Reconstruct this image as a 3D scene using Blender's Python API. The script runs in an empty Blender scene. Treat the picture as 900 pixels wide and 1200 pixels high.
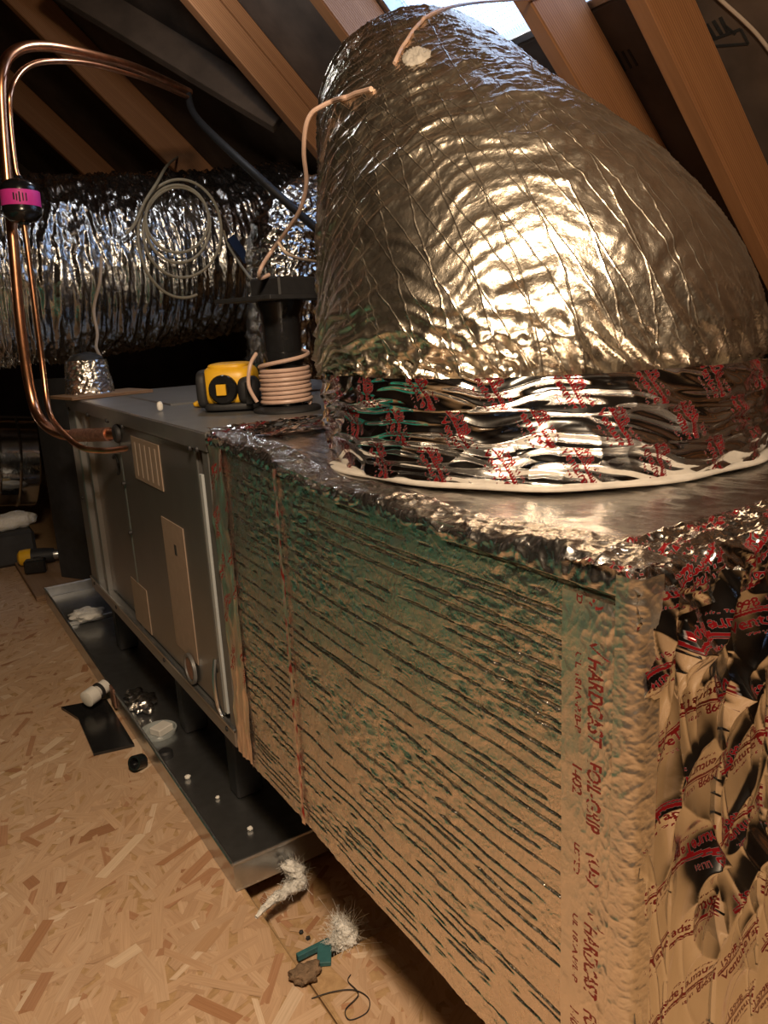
import bpy, math, random
import numpy as np
from mathutils import Vector, Matrix

# ------------------------------------------------------------------ camera, light, exposure
scene = bpy.context.scene
col = scene.collection
# rows: the world axes written in camera space (solved from the vanishing points)
RW = np.array([[0.84062224, 0.17008699, -0.5142224],
               [-0.53927678, 0.17458654, -0.82383256],
               [-0.05034689, 0.96984017, 0.23848529]])
CAM = np.array([-0.3953586, -0.3222268, 0.8671044])
FPX = 900.0
cd = bpy.data.cameras.new('camera')
cam = bpy.data.objects.new('camera', cd)
col.objects.link(cam)
cd.sensor_fit = 'VERTICAL'
cd.sensor_height = 36.0
cd.lens = FPX / 1200.0 * 36.0
cd.clip_start = 0.02
M = Matrix([[*RW[0], CAM[0]], [*RW[1], CAM[1]], [*RW[2], CAM[2]], [0, 0, 0, 1]])
cam.matrix_world = M
scene.camera = cam

scene.view_settings.view_transform = 'Standard'
scene.view_settings.look = 'None'
scene.view_settings.gamma = 1.0
scene.view_settings.use_curve_mapping = False
scene.view_settings.exposure = 0.0

world = bpy.data.worlds.new('sky')
scene.world = world
world.use_nodes = True
wb = world.node_tree.nodes['Background']
wb.inputs['Color'].default_value = (0.42, 0.62, 1.0, 1)
wb.inputs['Strength'].default_value = 5.0


def lamp(name, kind, loc, target, energy, color, **kw):
    l = bpy.data.lights.new(name, kind)
    l.energy = energy
    l.color = color
    for k, v in kw.items():
        setattr(l, k, v)
    o = bpy.data.objects.new(name, l)
    col.objects.link(o)
    o.location = loc
    o.rotation_euler = (Vector(target) - Vector(loc)).to_track_quat('-Z', 'Y').to_euler()
    return o


# the installer's twin-head work light hanging above, and a bare bulb further back in the attic
lamp('warm_work_lamp', 'AREA', (-0.42, -0.40, 1.72), (-0.08, 0.22, 0.3), 27, (1.0, 0.69, 0.38), shape='DISK', size=0.30)
lamp('led_work_light', 'AREA', (-0.37, -0.36, 1.66), (0.02, 0.22, 0.4), 9, (1.0, 0.93, 0.86), shape='RECTANGLE', size=0.14, size_y=0.08)
lamp('attic_bulb', 'POINT', (0.42, 1.93, 1.82), (0, 0, 0), 3.0, (0.93, 0.97, 1.0), shadow_soft_size=0.035)


def at(px, py, axis, val):
    """point on the plane axis=val that lies behind photograph pixel (px, py)"""
    d = RW @ np.array([(px - 450) / FPX, -(py - 600) / FPX, -1.0])
    return CAM + d * ((val - CAM[axis]) / d[axis])


# ------------------------------------------------------------------ noise helpers (numpy)
_tabs = {}


def vnoise(x, y, seed=0):
    """gradient noise, about 0..1"""
    x, y = np.broadcast_arrays(np.asarray(x, float), np.asarray(y, float))
    if seed not in _tabs:
        a_ = np.random.default_rng(seed + 77).random((256, 256)) * 2 * np.pi
        _tabs[seed] = (np.cos(a_), np.sin(a_))
    GX, GY = _tabs[seed]
    xi = np.floor(x).astype(int)
    yi = np.floor(y).astype(int)
    fx = x - xi
    fy = y - yi

    def g(i, j):
        p, q = (xi + i) & 255, (yi + j) & 255
        return GX[p, q] * (fx - i) + GY[p, q] * (fy - j)
    u = fx * fx * fx * (fx * (fx * 6 - 15) + 10)
    v = fy * fy * fy * (fy * (fy * 6 - 15) + 10)
    n = (g(0, 0) * (1 - u) + g(1, 0) * u) * (1 - v) + (g(0, 1) * (1 - u) + g(1, 1) * u) * v
    return np.clip(.5 + .85 * n, 0, 1)


def fbm(x, y, seed=0, oct=4, gain=.5):
    s = 0
    a = 1.0
    t = 0
    for k in range(oct):
        s = s + a * vnoise(x * 2 ** k + 13.1 * k, y * 2 ** k + 7.7 * k, seed + k)
        t += a
        a *= gain
    return s / t


def ridged(x, y, seed=0, oct=3, gain=.55):
    s = 0
    a = 1.0
    t = 0
    for k in range(oct):
        n = 1 - np.abs(2 * vnoise(x * 2 ** k + 5.3 * k, y * 2 ** k + 9.1 * k, seed + k) - 1) * 2.2
        s = s + a * np.maximum(n, 0) ** 1.5
        t += a
        a *= gain
    return s / t


def smoothstep(a, b, x):
    t = np.clip((x - a) / (b - a), 0, 1)
    return t * t * (3 - 2 * t)


# ------------------------------------------------------------------ materials
def new_mat(name):
    m = bpy.data.materials.new(name)
    m.use_nodes = True
    nt = m.node_tree
    return m, nt, nt.nodes['Principled BSDF']


def node(nt, typ, **kw):
    n = nt.nodes.new(typ)
    for k, v in kw.items():
        if k.startswith('i_'):
            key = k[2:]
            key = int(key) if key.isdigit() else key.replace('_', ' ')
            n.inputs[key].default_value = v
        else:
            setattr(n, k, v)
    return n


def coords(nt, kind='Object', scale=(1, 1, 1)):
    tc = node(nt, 'ShaderNodeTexCoord')
    mp = node(nt, 'ShaderNodeMapping')
    mp.inputs['Scale'].default_value = scale
    nt.links.new(tc.outputs[kind], mp.inputs['Vector'])
    return mp.outputs['Vector']


def noise(nt, vec, scale, detail=4, rough=.55, dist=0.0):
    n = node(nt, 'ShaderNodeTexNoise')
    n.inputs['Scale'].default_value = scale
    n.inputs['Detail'].default_value = detail
    n.inputs['Roughness'].default_value = rough
    n.inputs['Distortion'].default_value = dist
    nt.links.new(vec, n.inputs['Vector'])
    return n.outputs['Fac']


def ramp(nt, fac, stops):
    r = node(nt, 'ShaderNodeValToRGB')
    els = r.color_ramp.elements
    while len(els) < len(stops):
        els.new(0.5)
    for e, (p, c) in zip(els, stops):
        e.position = p
        e.color = (*c, 1) if len(c) == 3 else c
    nt.links.new(fac, r.inputs['Fac'])
    return r.outputs['Color']


def mth(nt, op, a, b=None, c=None):
    n = node(nt, 'ShaderNodeMath', operation=op)
    for i, v in enumerate((a, b, c)):
        if v is None:
            continue
        if isinstance(v, (int, float)):
            n.inputs[i].default_value = v
        else:
            nt.links.new(v, n.inputs[i])
    return n.outputs[0]


def bump(nt, bsdf, height, strength=.3, dist=.002):
    b = node(nt, 'ShaderNodeBump')
    b.inputs['Strength'].default_value = strength
    b.inputs['Distance'].default_value = dist
    nt.links.new(height, b.inputs['Height'])
    nt.links.new(b.outputs['Normal'], bsdf.inputs['Normal'])
    return b


def plain(name, color, rough=.5, metal=0.0, var=.12, nscale=25, bstr=.15, bdist=.001):
    m, nt, b = new_mat(name)
    v = coords(nt)
    f = noise(nt, v, nscale, 5)
    lo = tuple(c * (1 - var) for c in color)
    hi = tuple(min(1, c * (1 + var)) for c in color)
    nt.links.new(ramp(nt, f, [(.3, lo), (.7, hi)]), b.inputs['Base Color'])
    b.inputs['Roughness'].default_value = rough
    b.inputs['Metallic'].default_value = metal
    if bstr:
        bump(nt, b, noise(nt, v, nscale * 4, 4), bstr, bdist)
    return m


def foil(name, color=(.80, .79, .77), rough=.25, nscale=140, bstr=.35, bdist=.0015, scrim=None, ink=None, stretch=(1, 1, 1), crinkle=0):
    m, nt, b = new_mat(name)
    b.inputs['Metallic'].default_value = 1.0
    v = coords(nt, 'Object', stretch)
    f = noise(nt, v, nscale, 5, .6, .6)
    if crinkle:
        wv = node(nt, 'ShaderNodeVectorMath', operation='MULTIPLY_ADD')
        nz_ = node(nt, 'ShaderNodeTexNoise')
        nz_.inputs['Scale'].default_value = 18
        nt.links.new(v, nz_.inputs['Vector'])
        nt.links.new(nz_.outputs['Color'], wv.inputs[0])
        wv.inputs[1].default_value = (.05, .05, .05)
        nt.links.new(v, wv.inputs[2])
        for sc, k_ in ((crinkle, 1.0), (crinkle * 2.3, .5)):
            vo = node(nt, 'ShaderNodeTexVoronoi', feature='F1', distance='EUCLIDEAN')
            vo.inputs['Scale'].default_value = sc
            nt.links.new(wv.outputs[0], vo.inputs['Vector'])
            f = mth(nt, 'ADD', f, mth(nt, 'MULTIPLY', vo.outputs['Distance'], k_))
    r = mth(nt, 'MULTIPLY_ADD', noise(nt, v, nscale * .2, 3), .16, rough - .08)
    nt.links.new(r, b.inputs['Roughness'])
    h = f
    if scrim:
        uv = node(nt, 'ShaderNodeUVMap')
        sx = node(nt, 'ShaderNodeSeparateXYZ')
        nt.links.new(uv.outputs['UV'], sx.inputs[0])
        w = noise(nt, v, 14, 3)
        for (a, c, s) in scrim:
            t = mth(nt, 'ADD', mth(nt, 'MULTIPLY', sx.outputs[0], a / s), mth(nt, 'MULTIPLY', sx.outputs[1], c / s))
            t = mth(nt, 'ADD', t, mth(nt, 'MULTIPLY', w, .35))
            t = mth(nt, 'ABSOLUTE', mth(nt, 'SUBTRACT', mth(nt, 'FRACT', t), .5))
            line = mth(nt, 'SUBTRACT', 1.0, mth(nt, 'MINIMUM', mth(nt, 'MULTIPLY', t, 24.0), 1.0))
            h = mth(nt, 'ADD', h, mth(nt, 'MULTIPLY', line, .9))
    bump(nt, b, h, bstr, bdist)
    base = ramp(nt, noise(nt, v, 9, 3), [(.3, tuple(c * .93 for c in color)), (.7, color)])
    if ink:
        a = node(nt, 'ShaderNodeAttribute', attribute_name='ink')
        mx = node(nt, 'ShaderNodeMix', data_type='RGBA')
        hard = node(nt, 'ShaderNodeMapRange', i_1=.38, i_2=.62)
        nt.links.new(a.outputs['Fac'], hard.inputs[0])
        hard = hard.outputs[0]
        nt.links.new(hard, mx.inputs['Factor'])
        nt.links.new(base, mx.inputs['A'])
        mx.inputs['B'].default_value = (*ink, 1)
        base = mx.outputs['Result']
        nt.links.new(mth(nt, 'SUBTRACT', 1.0, mth(nt, 'MULTIPLY', hard, .55)), b.inputs['Metallic'])
    nt.links.new(base, b.inputs['Base Color'])
    return m


def wood(name, c1, c2, scale=(60, 60, 3), rough=.65, kind='Object'):
    m, nt, b = new_mat(name)
    v = coords(nt, kind, scale)
    f = noise(nt, v, 1.0, 5, .6, 1.2)
    w = node(nt, 'ShaderNodeTexWave', wave_type='BANDS', bands_direction='Z')
    w.inputs['Scale'].default_value = 1.3
    w.inputs['Distortion'].default_value = 3
    w.inputs['Detail'].default_value = 3
    w.inputs['Detail Scale'].default_value = .8
    nt.links.new(v, w.inputs['Vector'])
    mix = mth(nt, 'ADD', mth(nt, 'MULTIPLY', f, .6), mth(nt, 'MULTIPLY', w.outputs['Fac'], .4))
    nt.links.new(ramp(nt, mix, [(.25, c1), (.75, c2)]), b.inputs['Base Color'])
    b.inputs['Roughness'].default_value = rough
    bump(nt, b, mix, .25, .0015)
    return m


RED = (.18, .008, .010)
M_DOME = foil('dome foil', (.90, .80, .66), .31, 160, .42, .0016, crinkle=55, scrim=[(1, .42, .030), (1, -.10, .038)])  # warm lamp glow put partly into the foil's golden base colour
M_SIDE = foil('bubble foil', (.90, .84, .77), .27, 330, .6, .0010, crinkle=130)
M_TOP = foil('plain foil', (.82, .79, .76), .22, 160, .4, .0015)
M_EDGE = foil('crumpled foil tape', (.84, .81, .78), .25, 190, .5, .0016)
M_PRINT = foil('printed foil tape', (.90, .89, .88), .14, 60, .10, .001, ink=RED, crinkle=35)
M_STRIP = foil('printed foil strip', (.90, .85, .78), .36, 220, .4, .001, ink=(.24, .03, .025))
M_JOINT = foil('pinkish foil tape', (.92, .76, .66), .36, 90, .2, .001, ink=(.33, .02, .015))
M_JACKET = foil('duct jacket foil', (.66, .67, .68), .20, 60, .5, .004, crinkle=22)
M_GALV = plain('galvanised steel', (.52, .53, .54), .28, .95, .10, 40, .05)
M_CAB = plain('cabinet steel', (.30, .295, .29), .34, .85, .06, 14, .05)
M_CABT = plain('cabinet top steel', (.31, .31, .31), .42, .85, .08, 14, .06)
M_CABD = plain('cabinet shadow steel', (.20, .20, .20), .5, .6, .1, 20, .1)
M_RAIL = plain('pale grey edge strip', (.48, .52, .54), .45, .3, .06, 30, .05)
M_PAPER = plain('label paper', (.30, .22, .165), .7, 0, .08, 60, .05)
M_COPPER = plain('copper tube', (.83, .40, .22), .28, 1, .18, 30, .08)
M_COPD = plain('tarnished copper joint', (.36, .20, .15), .5, .8, .35, 120, .5, .002)
M_BLACK = plain('black plastic', (.012, .012, .013), .2, 0, .2, 60, .1)
M_BLACKM = plain('matt black rubber', (.016, .016, .018), .6, 0, .25, 60, .2)
M_PINK = plain('pink label', (.80, .05, .40), .5, 0, .05, 60, 0)
M_YEL = plain('yellow tool plastic', (.75, .42, .02), .4, 0, .06, 60, .1)
M_WIRE = plain('beige cable jacket', (.50, .40, .32), .5, 0, .08, 60, .1)
M_WIREP = plain('pinkish cable jacket', (.52, .36, .29), .42, 0, .08, 60, .1)
M_WIRED = plain('olive grey cable', (.34, .30, .22), .5, 0, .1, 60, .1)
M_WHITE = plain('white plastic', (.72, .70, .66), .45, 0, .05, 40, .1)
M_FLUFF = plain('white insulation fluff', (.78, .76, .72), .95, 0, .12, 50, .8, .006)
M_CAULK = plain('pale sealant', (.38, .35, .31), .5, 0, .12, 60, .3)
M_TEAL = plain('teal plastic', (.01, .42, .33), .5, 0, .1, 20, .1)
M_TEALD = plain('teal painted strip', (.03, .12, .13), .6, 0, .15, 60, .2)
M_RAFT = wood('rafter wood', (.27, .115, .045), (.44, .205, .085), (2.2, 40, 40))
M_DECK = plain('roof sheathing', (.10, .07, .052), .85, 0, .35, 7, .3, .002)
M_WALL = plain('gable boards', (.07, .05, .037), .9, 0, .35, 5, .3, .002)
M_STAMP = plain('black stamp ink', (.02, .02, .02), .8, 0, .2, 50, 0)
M_BOARD = plain('dark duct board', (.035, .035, .038), .6, .1, .2, 30, .3)
M_PLANK = wood('loose plank wood', (.16, .09, .05), (.26, .16, .09), (30, 3, 30))
M_GLASS = plain('cloudy plastic', (.35, .38, .38), .15, 0, .1, 30, .1)
M_DEBRIS = plain('brown dust clump', (.20, .13, .08), .9, 0, .3, 90, .8, .004)

# floor board: procedural base plus strands that carry their own colour
m, nt, b = new_mat('osb board')
v = coords(nt, 'Object', (1, 1, 1))
nt.links.new(ramp(nt, noise(nt, v, 45, 6, .7, 1.5), [(.25, (.30, .18, .085)), (.75, (.52, .34, .18))]), b.inputs['Base Color'])
b.inputs['Roughness'].default_value = .6
bump(nt, b, noise(nt, v, 120, 4), .3, .002)
M_OSB = m
m, nt, b = new_mat('osb strand')
a = node(nt, 'ShaderNodeAttribute', attribute_name='tint')
uv = node(nt, 'ShaderNodeUVMap')
mp = node(nt, 'ShaderNodeMapping')
mp.inputs['Scale'].default_value = (14, 420, 1)
nt.links.new(uv.outputs['UV'], mp.inputs['Vector'])
g = noise(nt, mp.outputs['Vector'], 1.0, 4, .6, .4)
mx = node(nt, 'ShaderNodeMix', data_type='RGBA', blend_type='MULTIPLY')
mx.inputs['Factor'].default_value = 1
nt.links.new(a.outputs['Color'], mx.inputs['A'])
nt.links.new(ramp(nt, g, [(.25, (.84, .80, .76)), (.7, (1.08, 1.08, 1.08))]), mx.inputs['B'])
nt.links.new(mx.outputs['Result'], b.inputs['Base Color'])
b.inputs['Roughness'].default_value = .5
bump(nt, b, g, .2, .0006)
M_STRAND = m


# ------------------------------------------------------------------ object helpers
def finish(o, parent=None, smooth=False):
    col.objects.link(o)
    if parent is not None:
        o.parent = parent
        o.matrix_parent_inverse = Matrix.Translation(parent.location).inverted()
    if smooth:
        o.data.polygons.foreach_set('use_smooth', np.ones(len(o.data.polygons), bool))
    return o


def tag(o, label=None, cat=None, group=None, kind=None):
    for k, v in (('label', label), ('category', cat), ('group', group), ('kind', kind)):
        if v:
            o[k] = v
    return o


def thing(name, loc, label, cat, group=None):
    o = bpy.data.objects.new(name, None)
    o.empty_display_size = .05
    col.objects.link(o)
    o.location = Vector([float(c) for c in loc])
    return tag(o, label, cat, group)


def raw(name, V, F, mat, parent=None, smooth=False):
    me = bpy.data.meshes.new(name)
    me.from_pydata([tuple(map(float, p)) for p in V], [], [tuple(map(int, f)) for f in F])
    me.materials.append(mat)
    me.update()
    return finish(bpy.data.objects.new(name, me), parent, smooth)


def grid(name, V, mat, parent=None, wrap=False, smooth=True, attr=None, uv=None, flip=False):
    """surface from an (n, m, 3) array of points; wrap joins the last column to the first"""
    n, m_ = V.shape[:2]
    me = bpy.data.meshes.new(name)
    me.vertices.add(n * m_)
    me.vertices.foreach_set('co', V.reshape(-1).astype(np.float32))
    mm = m_ if wrap else m_ - 1
    i, j = np.meshgrid(np.arange(n - 1), np.arange(mm), indexing='ij')
    j2 = (j + 1) % m_
    q = np.stack([i * m_ + j, i * m_ + j2, (i + 1) * m_ + j2, (i + 1) * m_ + j], -1).reshape(-1, 4)
    if flip:
        q = q[:, ::-1]
    nf = len(q)
    me.loops.add(nf * 4)
    me.loops.foreach_set('vertex_index', q.reshape(-1).astype(np.int32))
    me.polygons.add(nf)
    me.polygons.foreach_set('loop_start', np.arange(0, nf * 4, 4, dtype=np.int32))
    me.polygons.foreach_set('loop_total', np.full(nf, 4, np.int32))
    if attr is not None:
        for k, arr in attr.items():
            at_ = me.attributes.new(k, 'FLOAT', 'POINT')
            at_.data.foreach_set('value', arr.reshape(-1).astype(np.float32))
    if uv is not None:
        l = me.uv_layers.new(name='UVMap')
        l.data.foreach_set('uv', uv.reshape(-1, 2)[q.reshape(-1)].reshape(-1).astype(np.float32))
    me.materials.append(mat)
    me.update(calc_edges=True)
    me.validate()
    return finish(bpy.data.objects.new(name, me), parent, smooth)


class MB:
    """collects closed shapes for one mesh object"""
    def __init__(self):
        self.V, self.F = [], []

    def add(self, V, F):
        k = len(self.V)
        self.V += [np.array(p, float) for p in V]
        self.F += [[i + k for i in f] for f in F]
        return self

    def box(self, lo, hi):
        return self.obox([(a + b_) / 2 for a, b_ in zip(lo, hi)], (1, 0, 0), (0, 1, 0), (0, 0, 1), [(b_ - a) / 2 for a, b_ in zip(lo, hi)])

    def obox(self, c, ax, ay, az, h, bev=None):
        """bevelled oriented box, h = half sizes"""
        c = np.array(c, float)
        A = np.array([ax, ay, az], float)
        b_ = min(h) * .18 if bev is None else bev
        b_ = min(b_, min(h) * .9)
        x, y, z = h
        V = []
        idx = {}
        for sx in (-1, 1):
            for sy in (-1, 1):
                for sz in (-1, 1):
                    for k, p in enumerate(((x, y - b_, z - b_), (x - b_, y, z - b_), (x - b_, y - b_, z))):
                        idx[(sx, sy, sz, k)] = len(V)
                        V.append(c + (np.array(p) * (sx, sy, sz)) @ A)
        F = []
        for s in (-1, 1):
            r = [(-1, -1), (1, -1), (1, 1), (-1, 1)][::s]
            F.append([idx[(s, a, q, 0)] for a, q in r])
            F.append([idx[(a, s, q, 1)] for a, q in r[::-1]])
            F.append([idx[(a, q, s, 2)] for a, q in r])
        for a in (-1, 1):
            for q in (-1, 1):
                F.append([idx[(a, q, -1, 0)], idx[(a, q, 1, 0)], idx[(a, q, 1, 1)], idx[(a, q, -1, 1)]][::a * q])
                F.append([idx[(a, -1, q, 2)], idx[(a, 1, q, 2)], idx[(a, 1, q, 0)], idx[(a, -1, q, 0)]][::a * q])
                F.append([idx[(-1, a, q, 1)], idx[(1, a, q, 1)], idx[(1, a, q, 2)], idx[(-1, a, q, 2)]][::a * q])
                for w in (-1, 1):
                    F.append([idx[(a, q, w, k)] for k in (0, 1, 2)][::a * q * w])
        return self.add(V, F)

    def tube(self, pts, r, seg=10, n=None, cap=True):
        P = curve(pts, n) if n else np.array(pts, float)
        r = np.broadcast_to(np.array(r, float), (len(P),)) if np.ndim(r) == 0 or len(np.atleast_1d(r)) == len(P) else np.interp(np.linspace(0, 1, len(P)), np.linspace(0, 1, len(r)), r)
        t = np.gradient(P, axis=0)
        t /= np.linalg.norm(t, axis=1)[:, None] + 1e-12
        a = np.cross(t[0], [.31, .17, .93])
        V = []
        th = np.linspace(0, 2 * np.pi, seg, endpoint=False)
        for i in range(len(P)):
            a = a - t[i] * a.dot(t[i])
            a /= np.linalg.norm(a)
            b_ = np.cross(t[i], a)
            V += list(P[i] + r[i] * (np.cos(th)[:, None] * a + np.sin(th)[:, None] * b_))
        F = []
        for i in range(len(P) - 1):
            for j in range(seg):
                F.append([i * seg + j, i * seg + (j + 1) % seg, (i + 1) * seg + (j + 1) % seg, (i + 1) * seg + j])
        if cap:
            F.append(list(range(seg))[::-1])
            F.append([(len(P) - 1) * seg + j for j in range(seg)])
        return self.add(V, F)

    def lathe(self, c, axis, prof, seg=28):
        """prof: (distance along axis, radius) pairs"""
        c = np.array(c, float)
        axis = np.array(axis, float) / np.linalg.norm(axis)
        return self.tube([c + axis * p[0] for p in prof], [p[1] for p in prof], seg) if False else self._lathe(c, axis, prof, seg)

    def _lathe(self, c, axis, prof, seg):
        a = np.cross(axis, [.31, .17, .93])
        a /= np.linalg.norm(a)
        b_ = np.cross(axis, a)
        th = np.linspace(0, 2 * np.pi, seg, endpoint=False)
        V = []
        for d, r in prof:
            V += list(c + axis * d + r * (np.cos(th)[:, None] * a + np.sin(th)[:, None] * b_))
        F = []
        n = len(prof)
        for i in range(n - 1):
            for j in range(seg):
                F.append([i * seg + j, i * seg + (j + 1) % seg, (i + 1) * seg + (j + 1) % seg, (i + 1) * seg + j])
        F.append(list(range(seg))[::-1])
        F.append([(n - 1) * seg + j for j in range(seg)])
        return self.add(V, F)

    def build(self, name, mat, parent=None, smooth=False):
        o = raw(name, self.V, self.F, mat, parent)
        if smooth:
            o.data.polygons.foreach_set('use_smooth', np.ones(len(o.data.polygons), bool))
            o.data.set_sharp_from_angle(angle=math.radians(40))
        return o


def curve(P, n):
    """Catmull-Rom through P"""
    P = np.array(P, float)
    out = []
    for u in np.linspace(0, len(P) - 1, n):
        i = min(int(u), len(P) - 2)
        k = u - i
        p0, p1, p2, p3 = P[max(i - 1, 0)], P[i], P[i + 1], P[min(i + 2, len(P) - 1)]
        out.append(.5 * ((2 * p1) + (-p0 + p2) * k + (2 * p0 - 5 * p1 + 4 * p2 - p3) * k * k + (-p0 + 3 * p1 - 3 * p2 + p3) * k ** 3))
    return np.array(out)


# ------------------------------------------------------------------ lettering, rasterised from the built-in font
def raster_text(lines, W, H):
    """lines: (text, x, y, height, width) in 0..W x 0..H raster cells; returns a 0/1 array indexed [y, x]"""
    img = np.zeros((H, W), np.float32)
    for (txt, x0, y0, h, w) in lines:
        fc = bpy.data.curves.new('print', 'FONT')
        fc.body = txt
        fc.resolution_u = 4
        fc.offset = .026
        fo = bpy.data.objects.new('print', fc)
        col.objects.link(fo)
        dg = bpy.context.evaluated_depsgraph_get()
        me = fo.evaluated_get(dg).to_mesh()
        V = np.array([v_.co[:2] for v_ in me.vertices])
        me.calc_loop_triangles()
        T = [tuple(t.vertices) for t in me.loop_triangles]
        fo.evaluated_get(dg).to_mesh_clear()
        bpy.data.objects.remove(fo)
        bpy.data.curves.remove(fc)
        lo, hi = V.min(0), V.max(0)
        V = (V - lo) / (hi - lo) * (w, h) + (x0, y0)
        for t in T:
            a, b_, c = V[list(t)]
            xa, xb = int(max(0, min(a[0], b_[0], c[0]))), int(min(W - 1, max(a[0], b_[0], c[0]) + 1))
            ya, yb = int(max(0, min(a[1], b_[1], c[1]))), int(min(H - 1, max(a[1], b_[1], c[1]) + 1))
            if xb <= xa or yb <= ya:
                continue
            X, Y = np.meshgrid(np.arange(xa, xb + 1) + .5, np.arange(ya, yb + 1) + .5)
            e = lambda p, q: (q[0] - p[0]) * (Y - p[1]) - (q[1] - p[1]) * (X - p[0])
            e0, e1, e2 = e(a, b_), e(b_, c), e(c, a)
            ins = ((e0 >= 0) & (e1 >= 0) & (e2 >= 0)) | ((e0 <= 0) & (e1 <= 0) & (e2 <= 0))
            img[ya:yb + 1, xa:xb + 1] = np.maximum(img[ya:yb + 1, xa:xb + 1], ins)
    return img


def sample(img, x, y):
    H, W = img.shape
    ok = (x >= 0) & (x < W - 1) & (y >= 0) & (y < H - 1)
    xi = np.clip(x.astype(int), 0, W - 1)
    yi = np.clip(y.astype(int), 0, H - 1)
    return np.where(ok, img[yi, xi], 0)


# tape stamp: 78 mm x 34 mm raster at 0.25 mm
SW, SH = 320, 140
STAMP = raster_text([('1599B', 30, 88, 34, 100), ('UL181', 150, 96, 16, 60), ('VentureTape', 14, 14, 48, 290), ('VENTURE  TAPE  CORP', 60, 0, 9, 190)], SW, SH)
_x = np.arange(SW)
for k in range(SW):
    yc = 74 + 5 * math.sin(k * .022)
    STAMP[int(yc - 8):int(yc + 2), k] = 1
    STAMP[int(yc + 5):int(yc + 10), k] = 1


def stamp_ink(u, v, cu, cv, ang, size=1.0):
    c, s = math.cos(ang), math.sin(ang)
    du, dv = (u - cu) / size, (v - cv) / size
    return sample(STAMP, (du * c + dv * s) / .00025 + SW / 2, (-du * s + dv * c) / .00025 + SH / 2)


# ================================================================== THE SETTING
Z0, SL = 2.40, -.97                       # underside of the rafters: z = Z0 + SL * x
CO = 1 / math.hypot(1, SL)
DZ = Z0 + .142 / CO                       # underside of the roof sheathing
RIDGE = -1.5
fl = MB().box((-4.6, -2.6, -.022), (-.052, 5.6, 0)).build('floor', M_OSB)
tag(fl, kind='structure')
MB().box((-.050, -2.6, -.022), (2.9, .505, 0)).build('floor_panel', M_OSB, fl)
MB().box((-.050, .74, -.022), (2.9, 5.6, 0)).build('floor_panel', M_OSB, fl)
MB().box((-4.6, -2.6, -.12), (2.9, 5.6, -.09)).build('subfloor_light_block', M_WALL, fl)  # added slab, keeps sky light from leaking up through the floor gap
MB().box((-.034, .40, -.08), (1.2, .9, -.05)).build('lower_floor_panel', M_OSB, fl)

rng = np.random.default_rng(5)


def strands(n, x0, x1, y0, y1, z, big, zspan=.0012, bold=False):
    L = rng.uniform(.03, .10, n) * big
    W = rng.uniform(.006, .018, n) * big
    ang = rng.normal(1.0, .75, n)
    cx, cy = rng.uniform(x0, x1, n), rng.uniform(y0, y1, n)
    dx, dy = np.cos(ang), np.sin(ang)
    ru = np.abs(dx) * L / 2 + np.abs(dy) * W / 2
    rv = np.abs(dy) * L / 2 + np.abs(dx) * W / 2
    cx = np.clip(cx, x0 + ru, x1 - ru)
    cy = np.clip(cy, y0 + rv, y1 - rv)
    zz = z + .0002 + zspan * rng.permutation(n) / n
    j = lambda: rng.uniform(.72, 1.0, n)
    V = np.zeros((n, 4, 3))
    U = np.zeros((n, 4, 2))
    o = rng.uniform(0, 50, (n, 2))
    for k, (s, t) in enumerate(((-1, -1), (1, -1), (1, 1), (-1, 1))):
        a, b_ = s * L / 2 * j(), t * W / 2 * j()
        V[:, k, 0] = cx + dx * a - dy * b_
        V[:, k, 1] = cy + dy * a + dx * b_
        V[:, k, 2] = zz
        U[:, k, 0] = a + o[:, 0]
        U[:, k, 1] = b_ + o[:, 1]
    pal = np.array([(.52, .35, .225), (.50, .335, .215), (.54, .375, .25), (.47, .305, .19), (.40, .22, .125), (.62, .47, .34), (.33, .17, .09)])
    c = pal[rng.choice(7, n, p=[.31, .28, .2, .12, .035, .035, .02])] * rng.uniform(.95, 1.05, (n, 1))
    if bold:
        pb_ = np.array([(.39, .215, .12), (.64, .49, .35), (.44, .275, .16), (.36, .19, .10)])
        c = pb_[rng.integers(0, 4, n)]
    return V, U, c


def strand_obj(name, parts, parent):
    V = np.concatenate([p[0] for p in parts])
    U = np.concatenate([p[1] for p in parts])
    c = np.concatenate([p[2] for p in parts])
    n = len(V)
    me = bpy.data.meshes.new(name)
    me.vertices.add(n * 4)
    me.vertices.foreach_set('co', V.reshape(-1).astype(np.float32))
    me.loops.add(n * 4)
    me.loops.foreach_set('vertex_index', np.arange(n * 4, dtype=np.int32))
    me.polygons.add(n)
    me.polygons.foreach_set('loop_start', np.arange(0, n * 4, 4, dtype=np.int32))
    me.polygons.foreach_set('loop_total', np.full(n, 4, np.int32))
    ca = me.attributes.new('tint', 'FLOAT_COLOR', 'FACE')
    ca.data.foreach_set('color', np.concatenate([c, np.ones((n, 1))], 1).reshape(-1).astype(np.float32))
    l = me.uv_layers.new(name='UVMap')
    l.data.foreach_set('uv', U.reshape(-1).astype(np.float32))
    me.materials.append(M_STRAND)
    me.update(calc_edges=True)
    o = finish(bpy.data.objects.new(name, me), parent)
    o['kind'] = 'stuff'
    return o


strand_obj('wood_strands', [strands(9000, -1.3, -.053, .1, 3.2, 0, 1.3), strands(45, -.55, -.053, .3, 1.7, .0009, 1.35, .0006, True), strands(6000, -3.2, -.053, -1.4, 5, -.0003, 1.9),
                            strands(1200, -.049, .8, -.1, .504, 0, 1.0), strands(1000, -.033, .75, .41, .89, -.05, .9)], fl)

# roof: sheathing with an opening for the vent, rafters below it
VX0, VX1, VY0, VY1 = .74, 1.10, .86, 1.66
TH = .02 / CO


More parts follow.
